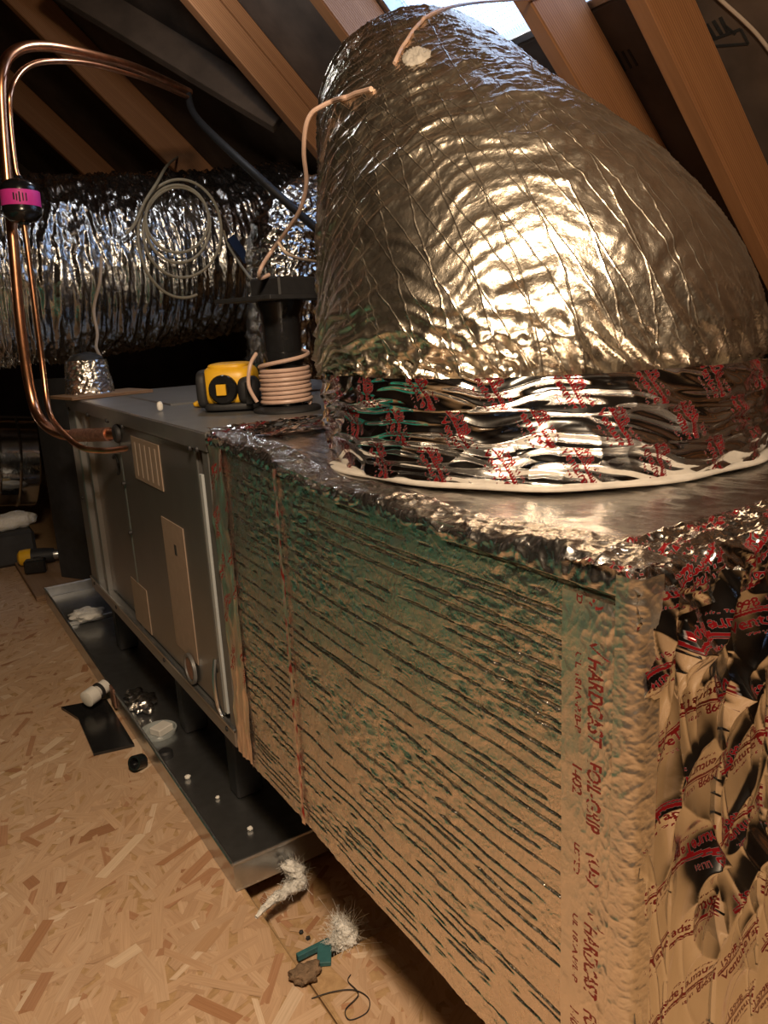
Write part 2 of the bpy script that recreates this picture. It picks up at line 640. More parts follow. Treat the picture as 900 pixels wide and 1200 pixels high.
def slab(name, x0, x1, y0, y1, parent=None, mat=M_DECK):
    V = []
    for x in (x0, x1):
        for y in (y0, y1):
            for k in (0, 1):
                V.append((x, y, DZ + SL * x + k * TH))
    F = [(0, 2, 6, 4), (1, 5, 7, 3), (0, 4, 5, 1), (2, 3, 7, 6), (0, 1, 3, 2), (4, 6, 7, 5)]
    return raw(name, V, F, mat, parent)


XE = 2.78
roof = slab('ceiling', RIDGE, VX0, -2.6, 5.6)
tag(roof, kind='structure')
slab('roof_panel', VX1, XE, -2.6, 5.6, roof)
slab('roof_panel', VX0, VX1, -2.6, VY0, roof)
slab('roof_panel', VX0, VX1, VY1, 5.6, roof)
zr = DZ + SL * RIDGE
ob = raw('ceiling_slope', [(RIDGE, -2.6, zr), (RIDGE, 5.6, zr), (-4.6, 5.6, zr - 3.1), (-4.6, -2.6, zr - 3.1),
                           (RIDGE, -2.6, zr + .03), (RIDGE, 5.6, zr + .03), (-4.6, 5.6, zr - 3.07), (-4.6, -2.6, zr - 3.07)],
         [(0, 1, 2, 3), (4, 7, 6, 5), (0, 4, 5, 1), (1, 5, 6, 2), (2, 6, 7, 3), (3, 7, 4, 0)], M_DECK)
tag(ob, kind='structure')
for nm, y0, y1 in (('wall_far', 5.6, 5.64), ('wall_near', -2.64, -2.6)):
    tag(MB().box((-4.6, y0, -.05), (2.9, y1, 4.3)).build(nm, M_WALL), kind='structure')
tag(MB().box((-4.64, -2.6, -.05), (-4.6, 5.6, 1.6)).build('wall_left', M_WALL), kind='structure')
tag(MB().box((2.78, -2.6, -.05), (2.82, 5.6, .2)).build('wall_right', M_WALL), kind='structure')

DIR = np.array([CO, 0, SL * CO])
UP = np.array([-SL * CO, 0, CO])


def rafter(name, y, x0, x1, depth, width, label, lift=0.0, slope=None, z0=None, group='sloping roof rafters', mat=None):
    s, zz = (slope or SL), (z0 or Z0)
    c = 1 / math.hypot(1, s)
    d, u = np.array([c, 0, s * c]), np.array([-s * c, 0, c])
    p, q = np.array([x0, y, zz + s * x0]), np.array([x1, y, zz + s * x1])
    L = np.linalg.norm(q - p)
    mb = MB().obox((0, 0, 0), (1, 0, 0), (0, 1, 0), (0, 0, 1), (L / 2, width / 2, depth / 2), .004)
    o = mb.build(name, mat or M_RAFT)
    cc = (p + q) / 2 + u * (lift + depth / 2) + np.array([0, width / 2, 0])
    o.matrix_world = Matrix(((d[0], 0, u[0], cc[0]), (d[1], 1, u[1], cc[1]), (d[2], 0, u[2], cc[2]), (0, 0, 0, 1)))
    tag(o, label, 'rafter', group)
    return o


G = 'sloping roof rafters'
rafter('rafter', .80, .62, 2.1, .125, .045, 'bright orange rafter crossing just in front of the stamped sheathing', slope=-1.03, z0=2.44)
rafter('rafter', 1.06, -1.3, 2.2, .140, .045, 'dark reddish rafter beside the screened roof vent')
rafter('rafter', 1.655, -1.3, 2.2, .140, .045, 'rafter whose lower end vanishes behind the foil dome top')
rafter('rafter', 2.19, -1.3, 2.2, .085, .045, 'orange rafter running down to the left side of the foil dome')
rafter('sister_rafter', 2.205, -1.3, 2.2, .055, .03, 'greyish board nailed along the top of the orange rafter', lift=.086)
rafter('rafter', 3.28, -1.3, 2.2, .140, .045, 'dim rafter passing down behind the coil of cable')
rafter('rafter', 4.3, -1.3, 2.2, .140, .045, 'faint far rafter above the horizontal foil duct')
for y in (.24, -.3, -.85, -1.4):
    rafter('rafter', y, -1.3, 2.2, .140, .045, 'rafter over the open floor short of the plenum end')

pa, pb = at(40, -18, 1, 2.95), at(320, 152, 1, 2.36)
dd = (pb - pa) / np.linalg.norm(pb - pa)
sd = np.cross(dd, UP)
sd /= np.linalg.norm(sd)
o = MB().obox((pa + pb) / 2 + UP * .06, dd, sd, np.cross(sd, dd), (np.linalg.norm(pb - pa) / 2, .02, .06), .003).build('roof_brace', M_DECK)
tag(o, 'dark diagonal brace board slanting across behind the orange rafter', 'brace')

def on_deck(px, py):
    d = RW @ np.array([(px - 450) / FPX, -(py - 600) / FPX, -1.0])
    return CAM + d * ((DZ + SL * CAM[0] - CAM[2]) / (d[2] - SL * d[0]))


mk = MB()
for (p, q, w) in (((828, 28), (838, 44), .004), ((836, 24), (846, 40), .004), ((844, 20), (853, 37), .004), ((850, 30), (862, 40), .003), ((830, 48), (868, 34), .003), ((868, 34), (877, 51), .003), ((877, 51), (836, 54), .003),
                  ((714, 62), (726, 84), .003), ((721, 60), (733, 83), .003), ((729, 60), (740, 80), .003), ((736, 58), (747, 77), .003)):
    a_, b_ = on_deck(*p), on_deck(*q)
    d_ = b_ - a_
    l_ = np.linalg.norm(d_)
    d_ /= l_
    mk.obox((a_ + b_) / 2 - UP * .0006, d_, np.cross(UP, d_), UP, (l_ / 2, w, .0008))
mk.build('sheathing_stamp', M_STAMP, roof)

# ---- roof vent with wire screen
vent = thing('roof_vent', (.92, 1.26, DZ + SL * .92 + TH), 'pale metal roof vent with a fine wire screen letting in daylight', 'vent')


def deckpt(x, y, h=0.0):
    return np.array([x, y, DZ + SL * x]) + UP * h


mb = MB()
for x, (ya, yb) in ((VX0 + .012, (VY0, VY1)), (VX1 - .012, (VY0, VY1))):
    mb.obox((deckpt(x, ya, .03) + deckpt(x, yb, .03)) / 2, DIR, (0, 1, 0), UP, (.01, (yb - ya) / 2 - .002, .03))
for y in (VY0 + .012, VY1 - .012):
    mb.obox((deckpt(VX0, y, .03) + deckpt(VX1, y, .03)) / 2, DIR, (0, 1, 0), UP, (.22, .01, .03))
mb.build('vent_frame', M_GALV, vent)
mb = MB()
for y in np.arange(VY0 + .02, VY1 - .02, .009):
    mb.tube([deckpt(VX0 + .01, y, .045), deckpt(VX1 - .01, y, .045)], .0007, 4, cap=False)
for x in np.arange(VX0 + .02, VX1 - .02, .009):
    mb.tube([deckpt(x, VY0 + .01, .0465), deckpt(x, VY1 - .01, .0465)], .0007, 4, cap=False)
o = mb.build('wire_screen', M_GALV, vent)
o['kind'] = 'stuff'

# ================================================================== PLENUM BOX
BX, BY, BZ0, BZ1 = .70, .79, .187, .693
plenum = thing('plenum_box', (0, 0, BZ0), 'long foil-wrapped plenum box with rows of dark creases and taped corners', 'plenum')
MB().box((.004, .004, BZ0), (BX, BY, BZ1 - .004)).build('core', M_TOP, plenum)

# creased bubble-foil side, facing -x
def ztop(y):
    return .022 * smoothstep(.35, BY, y)


nz, ny = 860, 270
yy, zz = np.meshgrid(np.linspace(.0, BY, ny), np.linspace(BZ0 - .002, BZ1, nz))
h = (fbm(yy * 10, zz * 12, 1, 3) - .5) * .005
rough_zone = smoothstep(.45, .6, fbm(yy * 5, zz * 9, 40, 2))
h += (fbm(yy * 75, zz * 85, 3, 3) - .5) * (.0006 + .0034 * rough_zone)
r2 = np.random.default_rng(11)
zc = BZ0 + .010
while zc < BZ1 - .012:
    y0 = r2.uniform(-.1, .1)
    while y0 < BY:
        ln = r2.choice([.03, .08, .2, .42], p=[.3, .3, .22, .18]) * r2.uniform(.7, 1.3)
        y1 = y0 + ln
        wv = zc + r2.normal(0, .0018) + .0026 * (fbm(yy * 7 + zc * 50, yy * 0 + zc * 31, 9, 2) - .5)
        win = smoothstep(y0, y0 + .02, yy) * (1 - smoothstep(y1 - .02, y1, yy))
        win = win * np.clip(.35 + 1.5 * (vnoise(yy * 55, yy * 0 + zc * 77, 21) - .2), 0, 1.15)
        d = zz - wv
        dep = r2.uniform(.0022, .0048)
        wdt = r2.uniform(.0008, .0013)
        h -= dep * win * np.exp(-(d / wdt) ** 2)
        y0 = y1 + r2.choice([.01, .05, .12], p=[.4, .35, .25])
    zc += r2.choice([.0065, .0095, .013, .018], p=[.2, .38, .28, .14])
zz = zz + ztop(yy) * (zz - BZ0) / (BZ1 - BZ0)
V = np.stack([-.004 - h, yy, zz], -1)
grid('side_panel', V, M_SIDE, plenum, flip=True)

# top sheet
xx, yy = np.meshgrid(np.linspace(.0, BX, 200), np.linspace(0, BY, 220))
h = (fbm(xx * 9, yy * 9, 31, 4) - .5) * .006 + ridged(xx * 22 + yy * 4, yy * 7, 34, 2) * .002
grid('top_sheet', np.stack([xx, yy, BZ1 - .001 + h - .003 + ztop(yy)], -1), M_TOP, plenum)


def edge_wrap(name, fn, n_len, n_prof, amp, seed, mat, attr=None, ink=None, fu=30, fw=26):
    s, t = np.meshgrid(np.linspace(0, 1, n_len), np.linspace(0, 1, n_prof))
    V, N, U, W = fn(s, t)
    h = (ridged(U * fu + W * 14, W * fw - U * 6, seed, 3) - .35) * amp + (fbm(U * 16, W * 16, seed + 5, 3) - .5) * amp
    h = h * np.minimum(1, 12 * np.minimum(t, 1 - t) + .15)
    V = V + N * h[..., None]
    at_ = {'ink': ink(U, W)} if ink else None
    return grid(name, V, mat, plenum, attr=at_)


def corner_profile(t, a, b_, r):
    """runs a down one face, round a radius r, then b along the other; returns (p, q, np, nq): p out of face 1, q out of face 2"""
    arc = r * math.pi / 2
    L = a + arc + b_
    d = t * L
    th = np.clip((d - a) / arc, 0, 1) * math.pi / 2
    p = np.where(d < a, 0, np.where(d > a + arc, -(d - a - arc) - r, -r + r * np.cos(th)))
    q = np.where(d < a, -(a - d) - r, np.where(d > a + arc, 0, -r + r * np.sin(th)))
    return p, q, np.cos(th), np.sin(th), d


def long_edge(s, t):
    y = s * BY
    p, q, cp, cq, d = corner_profile(t, .004, .034, .012)
    bul = .004 * np.sin(y * 23) + .003 * np.sin(y * 9 + 1)
    V = np.stack([-.0075 - p + 0 * y, y, BZ1 + .004 + q + bul * cq + ztop(y)], -1)
    N = np.stack([-cp, 0 * y, cq], -1)
    return V, N, y, d


edge_wrap('long_edge_tape', long_edge, 520, 46, .0055, 61, M_EDGE)


def end_edge(s, t):
    x = -.008 + s * (BX + .008)
    p, q, cp, cq, d = corner_profile(t, .02, .05, .016)
    V = np.stack([x, -.009 - p + 0 * x, BZ1 + .005 + q], -1)
    N = np.stack([0 * x, -cp, cq], -1)
    return V, N, x, d


def stamps(u, v, du, dv, ang, size, seed, jit=.006):
    r_ = np.random.default_rng(seed)
    out = np.zeros(np.broadcast(u, v).shape)
    k = 0
    for cu_ in np.arange(u.min(), u.max() + du, du):
        for cv_ in np.arange(v.min(), v.max() + dv, dv):
            out = np.maximum(out, stamp_ink(u, v, cu_ + r_.normal(0, jit), cv_ + (k % 2) * dv / 2 + r_.normal(0, jit), math.radians(ang) + r_.normal(0, .15), size))
        k += 1
    return out


def edge_ink(u, w):
    return stamps(u, w, .075, .04, 24, .8, 5)


edge_wrap('end_edge_tape', end_edge, 460, 60, .0075, 71, M_PRINT, ink=edge_ink)

# printed strip down the near corner of the side, and the vertical corner fold
LABW, LABH = 900, 200          # raster along z (0.25 mm) x across
LAB = raster_text([('HARDCAST', 60, 90, 58, 270), ('FOIL-GRIP', 390, 92, 54, 230), ('1402', 430, 34, 40, 100), ('UL 181A-P/B-P', 60, 44, 22, 260), ('(UL)', 700, 90, 54, 110), ('LISTED', 700, 46, 22, 110)], LABW, LABH)
_k = np.arange(30)
for k in range(40):            # tick mark in front of the maker's name
    yk = int(100 + (26 - k * 1.6 if k < 14 else (k - 14) * 2.6))
    LAB[max(0, yk - 7):yk + 7, 8 + k] = 1


def strip_ink(y, z, y0, zt):
    across = (.052 - (y - y0)) / .00025
    d = ((zt - z) % .225) / .00025
    return sample(LAB, d, across * .96)


nz, ny = 720, 84
yy, zz = np.meshgrid(np.linspace(.006, .060, ny), np.linspace(BZ0, BZ1 - .02, nz))
h = (ridged(yy * 50, zz * 30, 51, 3) - .3) * .0022 * (1.1 - smoothstep(.006, .05, yy) * .8) + (fbm(yy * 20, zz * 20, 55, 3) - .5) * .003
ink = strip_ink(yy, zz, .006, BZ1 - .05)
ink = ink * (fbm(yy * 150, zz * 150, 58, 2) > .36)
grid('corner_tape', np.stack([-.0068 - h, yy, zz], -1), M_STRIP, plenum, attr={'ink': ink}, flip=True)


def vert_edge(s, t):
    z = BZ0 + s * (BZ1 - BZ0 + .004)
    p, q, cp, cq, d = corner_profile(t, .010, .014, .010)
    V = np.stack([-.008 - p + 0 * z, -.010 - q + 0 * z, z], -1)
    V[..., 0] = -.009 - p
    V[..., 1] = -.011 - q
    N = np.stack([-cp, -cq, 0 * z], -1)
    return V, N, z, d


edge_wrap('corner_fold', vert_edge, 640, 34, .0014, 81, M_STRIP, ink=lambda u, w: 0 * u, fu=60, fw=55)

# end face: overlapping strips of printed film tape, crumpled
nz, nx = 640, 400
xx, zz = np.meshgrid(np.linspace(.0, .32, nx), np.linspace(BZ0, BZ1 - .008, nz))
amp = .12 + 1.0 * smoothstep(.0, .09, xx + (zz - .47) * .28) * smoothstep(.28, .46, zz)
edges = (.040, .102, .164, .226, .288)
sidx = np.zeros_like(xx)
for k, e in enumerate(edges):
    sidx += xx > e + .010 * (fbm(zz * 5, zz * 0 + e * 99, 117, 2) - .5) + .02 * (zz - .45)
wx = xx + .03 * (fbm(xx * 7, zz * 6, 101, 2) - .5)
wz = zz + .05 * (fbm(xx * 6 + 4, zz * 5, 102, 2) - .5)
so = sidx * 7.3
f1 = ridged(wx * 12 + wz * 4 + so, wz * 4.5 - wx * 3.5 + so, 103, 1) ** 1.4
f2 = ridged(wx * 30 - wz * 10 + so, wz * 9 + wx * 8, 107, 1) ** 1.4
f3 = fbm(wx * 30 + wz * 8, wz * 15 + so, 110, 2) - .5
f4 = ridged(wx * 40 + wz * 9 + so * 3, wz * 5, 112, 1) ** 3
h = amp * (f1 * .018 + f2 * .0042 + f3 * .003 - .010) + (fbm(xx * 28, zz * 4 + so, 113, 2) - .5) * .003 + .0016 * f4
h += .0013 * sidx
ink = np.zeros_like(xx)
r3 = np.random.default_rng(8)
lo = -.02
for k, e in enumerate(edges + (.36,)):
    m_ = sidx == k
    ctr = (lo + e) / 2
    z = BZ0 + r3.uniform(0, .03)
    flipd = (k % 3 == 1)
    while z < BZ1 + .03:
        ang = math.radians(24 if not flipd else 187) + r3.normal(0, .06)
        ink = np.maximum(ink, stamp_ink(xx, zz, ctr + r3.uniform(-.006, .02), z, ang, .92) * m_)
        z += .062
    lo = e
grid('end_wrap', np.stack([xx, -.010 - h, zz], -1), M_PRINT, plenum, attr={'ink': ink})
xx, zz = np.meshgrid(np.linspace(.318, BX, 120), np.linspace(BZ0, BZ1 - .008, 170))
h = ridged(xx * 15 + zz * 3, zz * 6 - xx * 3, 103, 2) * .016 + ridged(xx * 34, zz * 16, 107, 2) * .006 - .006
ink = np.zeros_like(xx)
for k in range(6):
    for q in range(10):
        ink = np.maximum(ink, stamp_ink(xx, zz, .35 + k * .064, BZ0 + q * .05 + .01 * k, math.radians(22), .92))
grid('end_wrap', np.stack([xx, -.010 - h, zz], -1), M_PRINT, plenum, attr={'ink': ink})

# taped joint next to the air handler, and the thin seam
nz, ny = 420, 50
yy, zz = np.meshgrid(np.linspace(.732, BY + .004, ny), np.linspace(BZ0, BZ1, nz))
h = ridged(yy * 40, zz * 7, 121, 2) * .004 + (fbm(yy * 18, zz * 10, 125, 2) - .5) * .005
ink = stamps(yy, zz, .05, .07, -62, .7, 9) * smoothstep(.30, .34, zz)
zz = zz + ztop(yy) * (zz - BZ0) / (BZ1 - BZ0)
grid('joint_tape', np.stack([-.006 - h, yy, zz], -1), M_JOINT, plenum, attr={'ink': ink}, flip=True)
nz, ny = 300, 14
yy, zz = np.meshgrid(np.linspace(.550, .559, ny), np.linspace(BZ0, BZ1 + .004, nz))
h = ridged(yy * 90, zz * 20, 131, 2) * .0015
grid('seam_tape', np.stack([-.0075 - h, yy, zz], -1), M_JOINT, plenum, attr={'ink': vnoise(yy * 90, zz * 60, 133) * .85}, flip=True)
xx, yy = np.meshgrid(np.linspace(.0, .64, 260), np.linspace(.72, .812, 60))
h = ridged(xx * 22, yy * 50, 141, 3) * .005
ink = stamps(xx, yy, .08, .05, 30, .7, 12)
grid('joint_tape_top', np.stack([xx, yy, BZ1 + .001 + h * .8 + ztop(yy) + .008 * smoothstep(.77, .80, yy)], -1), M_PRINT, plenum, attr={'ink': ink})

# ================================================================== FOIL DOME (insulated duct boot)
duct = thing('insulated_duct', (.34, .45, BZ1), 'large domed foil-wrapped duct boot bulging up from the plenum top', 'duct')
KB = np.array([[.34, .45, .69, .28], [.34, .45, .906, .34], [.272, .557, .966, .149], [.434, .798, 1.22, .186], [.546, 1.013, 1.234, .179]])
nr, na = 440, 640
u_ = np.linspace(0, 1, 380)[:, None]
S = sum(math.comb(4, k) * u_ ** k * (1 - u_) ** (4 - k) * KB[k] for k in range(5))
S = np.concatenate([S, curve([S[-1], (.66, 1.17, 1.22, .178), (.84, 1.33, 1.17, .178), (1.1, 1.48, 1.08, .178)], 61)[1:]])
P, rad = S[:, :3], S[:, 3]
t = np.gradient(P, axis=0)
t /= np.linalg.norm(t, axis=1)[:, None]
t[0] = (0, 0, 1)
a = np.cross([.6, .8, 0], t[0])
th = np.linspace(0, 2 * np.pi, na, endpoint=False)
arcl = np.concatenate([[0], np.cumsum(np.linalg.norm(np.diff(P, axis=0), axis=1))])
rings, norms = [], []
for i in range(nr):
    a = a - t[i] * a.dot(t[i])
    a /= np.linalg.norm(a)
    b_ = np.cross(t[i], a)
    nn = np.cos(th)[:, None] * a + np.sin(th)[:, None] * b_
    rings.append(P[i] + rad[i] * nn)
    norms.append(nn)
rings, norms = np.array(rings), np.array(norms)
# the lowest stretch stands straight up inside the collar before the bend begins
mixw = smoothstep(.07, .24, arcl)[:, None, None]
straight = np.array([.34, .45, 0]) + .281 * norms[:1] + np.stack([0 * arcl, 0 * arcl, BZ1 + arcl], -1)[:, None, :]
rings = straight * (1 - mixw) + rings * mixw
norms = norms[:1] * (1 - mixw) + norms * mixw
TH_, LL = np.meshgrid(th, arcl)
# periodic coordinates so the wrinkles close round the duct
cu, su = np.cos(TH_), np.sin(TH_)
bend = .5 + .5 * np.clip((norms @ np.array([-.85, .42, -.10])), -1, 1)      # inside of the bend
wl = LL + .03 * (fbm(cu * 2 + 5, su * 2 + LL * 4, 3, 2) - .5) * 2
rings_n = ridged(wl * 20 + .9 * cu, su * 1.7 + cu * 1.1 + wl * 2, 201, 3) ** 1.5
rings_f = ridged(wl * 62 + 2 * su, cu * 2.6 + su * 1.9, 205, 3) ** 1.4
patch = smoothstep(.42, .62, fbm(LL * 7 + 2, cu * 2 + su * 2 + 6, 208, 2))
fine = fbm(LL * 60, cu * 11 + su * 8, 211, 3) - .5
amp = .0022 + .0085 * bend ** 1.5
h = amp * (rings_n - .3) + (.0010 + .0026 * bend + .0016 * patch) * (rings_f - .3) + .0012 * fine + .010 * (fbm(LL * 4 + 3, cu * 1.7 + su + 4, 215, 2) - .5)
# jacket tucked in under the collar tape, with gathered folds
gath = np.exp(-((LL - .118) / .030) ** 2)
h += gath * .015 * (ridged(cu * 9 + LL * 30, su * 9 + LL * 22, 221, 3) - .35)
h += .006 * np.exp(-((LL - .17) / .04) ** 2) - .012 * np.exp(-((LL - .085) / .028) ** 2)
V = rings + norms * h[..., None]
uv = np.stack([TH_ * .26, LL], -1)
k0 = int(np.searchsorted(arcl, .070))
grid('jacket', V[k0:], M_DOME, duct, wrap=True, uv=uv[k0:])
dome_V, dome_N = V, norms

# tape wraps round the collar
nb, nc = 84, 1300
th = np.linspace(0, 2 * np.pi, nc, endpoint=False)
TH_, ZZ = np.meshgrid(th, np.linspace(0, 1, nb))
zb = BZ1 + .004 + ZZ * .112
cu, su = np.cos(TH_), np.sin(TH_)
rr = .281 + .004 * np.sin(np.pi * ZZ) + .002 * ZZ
hz = ridged(ZZ * 2.4 + .5 * cu + .8 * fbm(cu * 3 + 9, su * 3 + 4, 231, 2), cu * 1.8 + su * 1.5 + 3, 233, 2)
h = .008 * (hz - .35) + .0016 * (ridged(cu * 6 + ZZ * 2.5, su * 6 + ZZ * 2, 237, 1) - .3) + .009 * (fbm(cu * 3 + 8, su * 3 + ZZ * 1.2 + 5, 239, 2) - .5)
h += .0025 * (ridged(ZZ * 5 + cu * 2, cu * 1.6 + su * 2, 241, 1) - .3)
for e, sh in ((.36, .3), (.70, 1.1)):
    h += .0016 * smoothstep(e - .015, e, ZZ + .03 * np.sin(TH_ * 3 + sh) + .02 * np.sin(TH_ * 11))
V = np.stack([.34 + (rr + h) * cu, .45 + (rr + h) * su, zb], -1)
ink = np.zeros_like(zb)
wrapi = (ZZ > .36).astype(int) + (ZZ > .70).astype(int)
U = TH_ * .285
r4 = np.random.default_rng(3)
for w in range(3):
    for k in range(23):
        ink = np.maximum(ink, stamp_ink(U, zb, k * .0785 + .034 * w, BZ1 + .018 + .039 * w + r4.normal(0, .003), math.radians(-58), 1.0) * (wrapi == w))
grid('collar_tape', V, M_PRINT, duct, wrap=True, attr={'ink': ink})
# pale sealed flange the collar stands on
mb = MB()
n_ = 120
th = np.linspace(0, 2 * np.pi, n_, endpoint=False)
wob = .004 * np.sin(th * 5) + .003 * np.sin(th * 13)
prof = [(.270, .000), (.2905, .000), (.293, .002), (.291, .004), (.284, .005), (.270, .005)]
Vf = np.stack([np.stack([.34 + (r_ + wob) * np.cos(th), .45 + (r_ + wob) * np.sin(th), 0 * th + BZ1 + z_ + .001], -1) for r_, z_ in prof])
grid('collar_flange', Vf, M_CAULK, duct, wrap=True)

# ================================================================== AIR HANDLER
AY0, AY1, AX1, AZ0, AZ1 = .802, 1.88, .64, .187, .720
ahu = thing('air_handler', (.3, 1.3, AZ0), 'grey steel air handler cabinet with paper labels standing over a drain pan', 'air handler')
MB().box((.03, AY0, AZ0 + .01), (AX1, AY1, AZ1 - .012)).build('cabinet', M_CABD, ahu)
mb = MB().box((-.004, AY0, AZ1 - .012), (AX1 + .004, AY1 + .004, AZ1))
mb.box((-.006, AY0, AZ1 - .03), (0, AY1, AZ1 - .002))
mb.build('top_panel', M_CABT, ahu)
MB().box((.10, AY0 + .5, AZ1), (AX1 - .06, AY1 - .22, AZ1 + .004)).build('top_cover', M_CABT, ahu)
dr = MB().box((0, .862, .222), (.03, 1.365, AZ1 - .031)).build('access_door', M_CAB, ahu)
MB().box((-.003, .862, .222), (.0, .872, AZ1 - .031)).build('door_lip', M_CABT, dr)
M_LINE = plain('label print', (.42, .33, .27), .7, 0, .05, 60, 0)
for q, (ya, yb, za, zb_) in enumerate(((1.075, 1.262, .585, .672), (.985, 1.112, .270, .532), (1.300, 1.425, .226, .330))):
    lb = MB().box((-.0016, ya, za), (0, yb, zb_)).build('paper_label', M_PAPER, ahu)
    pr = MB()
    if q == 0:
        for k in range(5):
            pr.box((-.0021, ya + .022 + k * .034, za + .008), (-.0015, ya + .030 + k * .034, zb_ - .010))
        pr.build('printed_lines', M_LINE, lb)
    elif q == 1:
        pr.box((-.0021, 1.035, .470), (-.0015, 1.047, .490))
        pr.build('printed_mark', M_STAMP, lb)
for (y, z, r_) in ((1.47, .585, .022), (1.395, .60, .012)):
    MB().tube([(.010, y + r_ * math.cos(k), z + r_ * math.sin(k)) for k in np.linspace(.6, 4.4, 14)], .0028, 8).build('wire_clip', M_BLACKM, ahu, True)
MB().box((.012, 1.372, .222), (.03, 1.80, AZ1 - .031)).build('recessed_panel', M_CAB, ahu)
MB().box((-.001, 1.366, .20), (.02, 1.384, AZ1 - .03)).build('frame_post', M_CABT, ahu)
MB().box((-.001, 1.70, .20), (.02, 1.715, AZ1 - .03)).build('frame_post', M_CAB, ahu)
MB().box((-.004, 1.80, AZ0), (.03, 1.88, AZ1 - .03)).build('frame_post', M_CABT, ahu)
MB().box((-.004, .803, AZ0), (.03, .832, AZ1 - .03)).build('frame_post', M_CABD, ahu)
MB().box((-.006, .838, .235), (-.001, .850, AZ1 - .07)).build('edge_strip', M_RAIL, ahu)
MB().box((-.007, AY0 + .006, AZ0 - .004), (.03, AY1, AZ0 + .032)).build('bottom_rail', M_CABT, ahu)
MB().box((-.009, AY0 + .006, AZ0 + .026), (-.004, AY1, AZ0 + .032)).build('rail_lip', M_GALV, ahu)
# knockout, latch
MB().lathe((-.004, 1.02, AZ0 + .065), (-1, 0, 0), [(0, .030), (.006, .030), (.006, .024), (.002, .022)], 24).build('knockout_ring', M_CABD, ahu, True)
MB().lathe((-.006, 1.02, AZ0 + .065), (-1, 0, 0), [(0, .021), (.002, .021)], 24).build('knockout_plug', M_COPD, ahu, True)
MB().tube([(-.006, .87, .325), (-.014, .862, .29), (-.014, .858, .25), (-.006, .866, .222)], .004, 8, 14).build('latch_handle', M_GALV, ahu, True)
for (y, z) in ((.845, .69), (.88, .688), (1.300, .688), (1.43, .69), (1.62, .69), (1.84, .69), (.845, .205), (1.2, .205), (1.6, .205), (1.84, .205), (.88, .30), (1.355, .45), (1.355, .56), (1.84, .45)):
    MB().lathe((-.006, y, z), (-1, 0, 0), [(-.004, .005), (.001, .0052), (.003, .004), (.0035, .002)], 12).build('screw', M_BLACKM, ahu, True)
for (x, y) in ((.05, .95), (.05, 1.25), (.05, 1.82), (.58, .95), (.58, 1.82)):
    MB().box((x - .022, y - .022, .0055), (x + .03, y + .022, AZ0)).build('foot', M_BLACKM, ahu)

# drain pan
pan = thing('drain_pan', (.3, 1.5, 0), 'long shallow galvanised drain pan under the air handler', 'drain pan')
PX0, PX1, PY0, PY1, PH = -.068, .66, .705, 2.40, .052
MB().box((PX0, PY0, .001), (PX1, PY1, .004)).build('pan_bottom', M_GALV, pan)
MB().box((PX0, PY0, .004), (PX0 + .002, PY1, PH)).build('pan_side', M_GALV, pan)
MB().box((PX1 - .002, PY0, .004), (PX1, PY1, PH)).build('pan_side', M_GALV, pan)
MB().box((PX0 + .002, PY0, .004), (PX1 - .002, PY0 + .002, PH)).build('pan_end', M_GALV, pan)
MB().box((PX0 + .002, PY1 - .002, .004), (PX1 - .002, PY1, PH)).build('pan_end', M_GALV, pan)
for p, q in (((PX0, PY0, PH), (PX0, PY1, PH)), ((PX0, PY0, PH), (PX1, PY0, PH)), ((PX0, PY1, PH), (PX1, PY1, PH))):
    MB().tube([p, q], .0035, 8).build('rolled_rim', M_GALV, pan, True)
# folded end step
MB().box((PX0 + .003, 2.10, .004), (.5, PY1 - .003, .020)).build('pan_step', M_GALV, pan)

# ================================================================== COPPER LINES
VY = 1.76


def A(px, py, ax, v):
    return at(px, py, ax, v)


big = [at(0, 60, 1, 2.1) + [-.02, 0, 0]]
suction = thing('suction_line', at(30, 400, 1, VY), 'thick copper refrigerant pipe bending down into the air handler', 'pipe')
pts = [at(222, 108, 1, 2.45), at(160, 80, 1, 2.2), at(100, 63, 1, 2.0), at(50, 54, 1, 1.88), at(18, 60, 1, 1.80), at(3, 85, 1, VY), at(4, 150, 1, VY), at(15, 280, 1, VY), at(24, 380, 1, VY),
       at(36, 460, 1, VY), at(48, 492, 1, 1.72), at(70, 508, 1, 1.62), at(100, 510, 0, -.035), at(138, 508, 0, .01)]
pts = curve(pts, 120)
MB().tube(pts, .0125, 16).build('copper_tube', M_COPPER, suction, True)
k = pts[-9:]
MB().tube(pts[-14:-3], .0155, 16).build('brazed_joint', M_COPD, suction, True)
MB().lathe(at(139, 508, 0, -.001), (-1, 0, 0), [(0, .020), (.005, .020), (.008, .018), (.010, .016)], 24).build('rubber_grommet', M_BLACKM, suction, True)

liquid = thing('liquid_line', at(40, 330, 1, VY - .06), 'thin copper refrigerant pipe with the filter drier on it', 'pipe')
Y2 = VY - .09
pts = [at(220, 114, 1, 2.40), at(170, 93, 1, 2.15), at(110, 76, 1, 1.95), at(60, 72, 1, 1.82), at(30, 80, 1, 1.75), at(13, 105, 1, Y2), at(12, 140, 1, Y2), at(18, 195, 1, Y2), at(22, 208, 1, Y2)]
MB().tube(pts, .0065, 12, 90).build('copper_tube', M_COPPER, liquid, True)
pts = [at(28, 262, 1, Y2), at(32, 290, 1, Y2), at(41, 360, 1, Y2), at(50, 430, 1, Y2), at(57, 480, 1, 1.64), at(70, 503, 1, 1.56), at(95, 524, 1, 1.46), at(125, 528, 0, -.02), at(156, 524, 0, .008)]
MB().tube(pts, .0065, 12, 90).build('copper_tube', M_COPPER, liquid, True)
p, q = at(21, 206, 1, Y2), at(28, 264, 1, Y2)
dd = q - p
Ld = np.linalg.norm(dd)
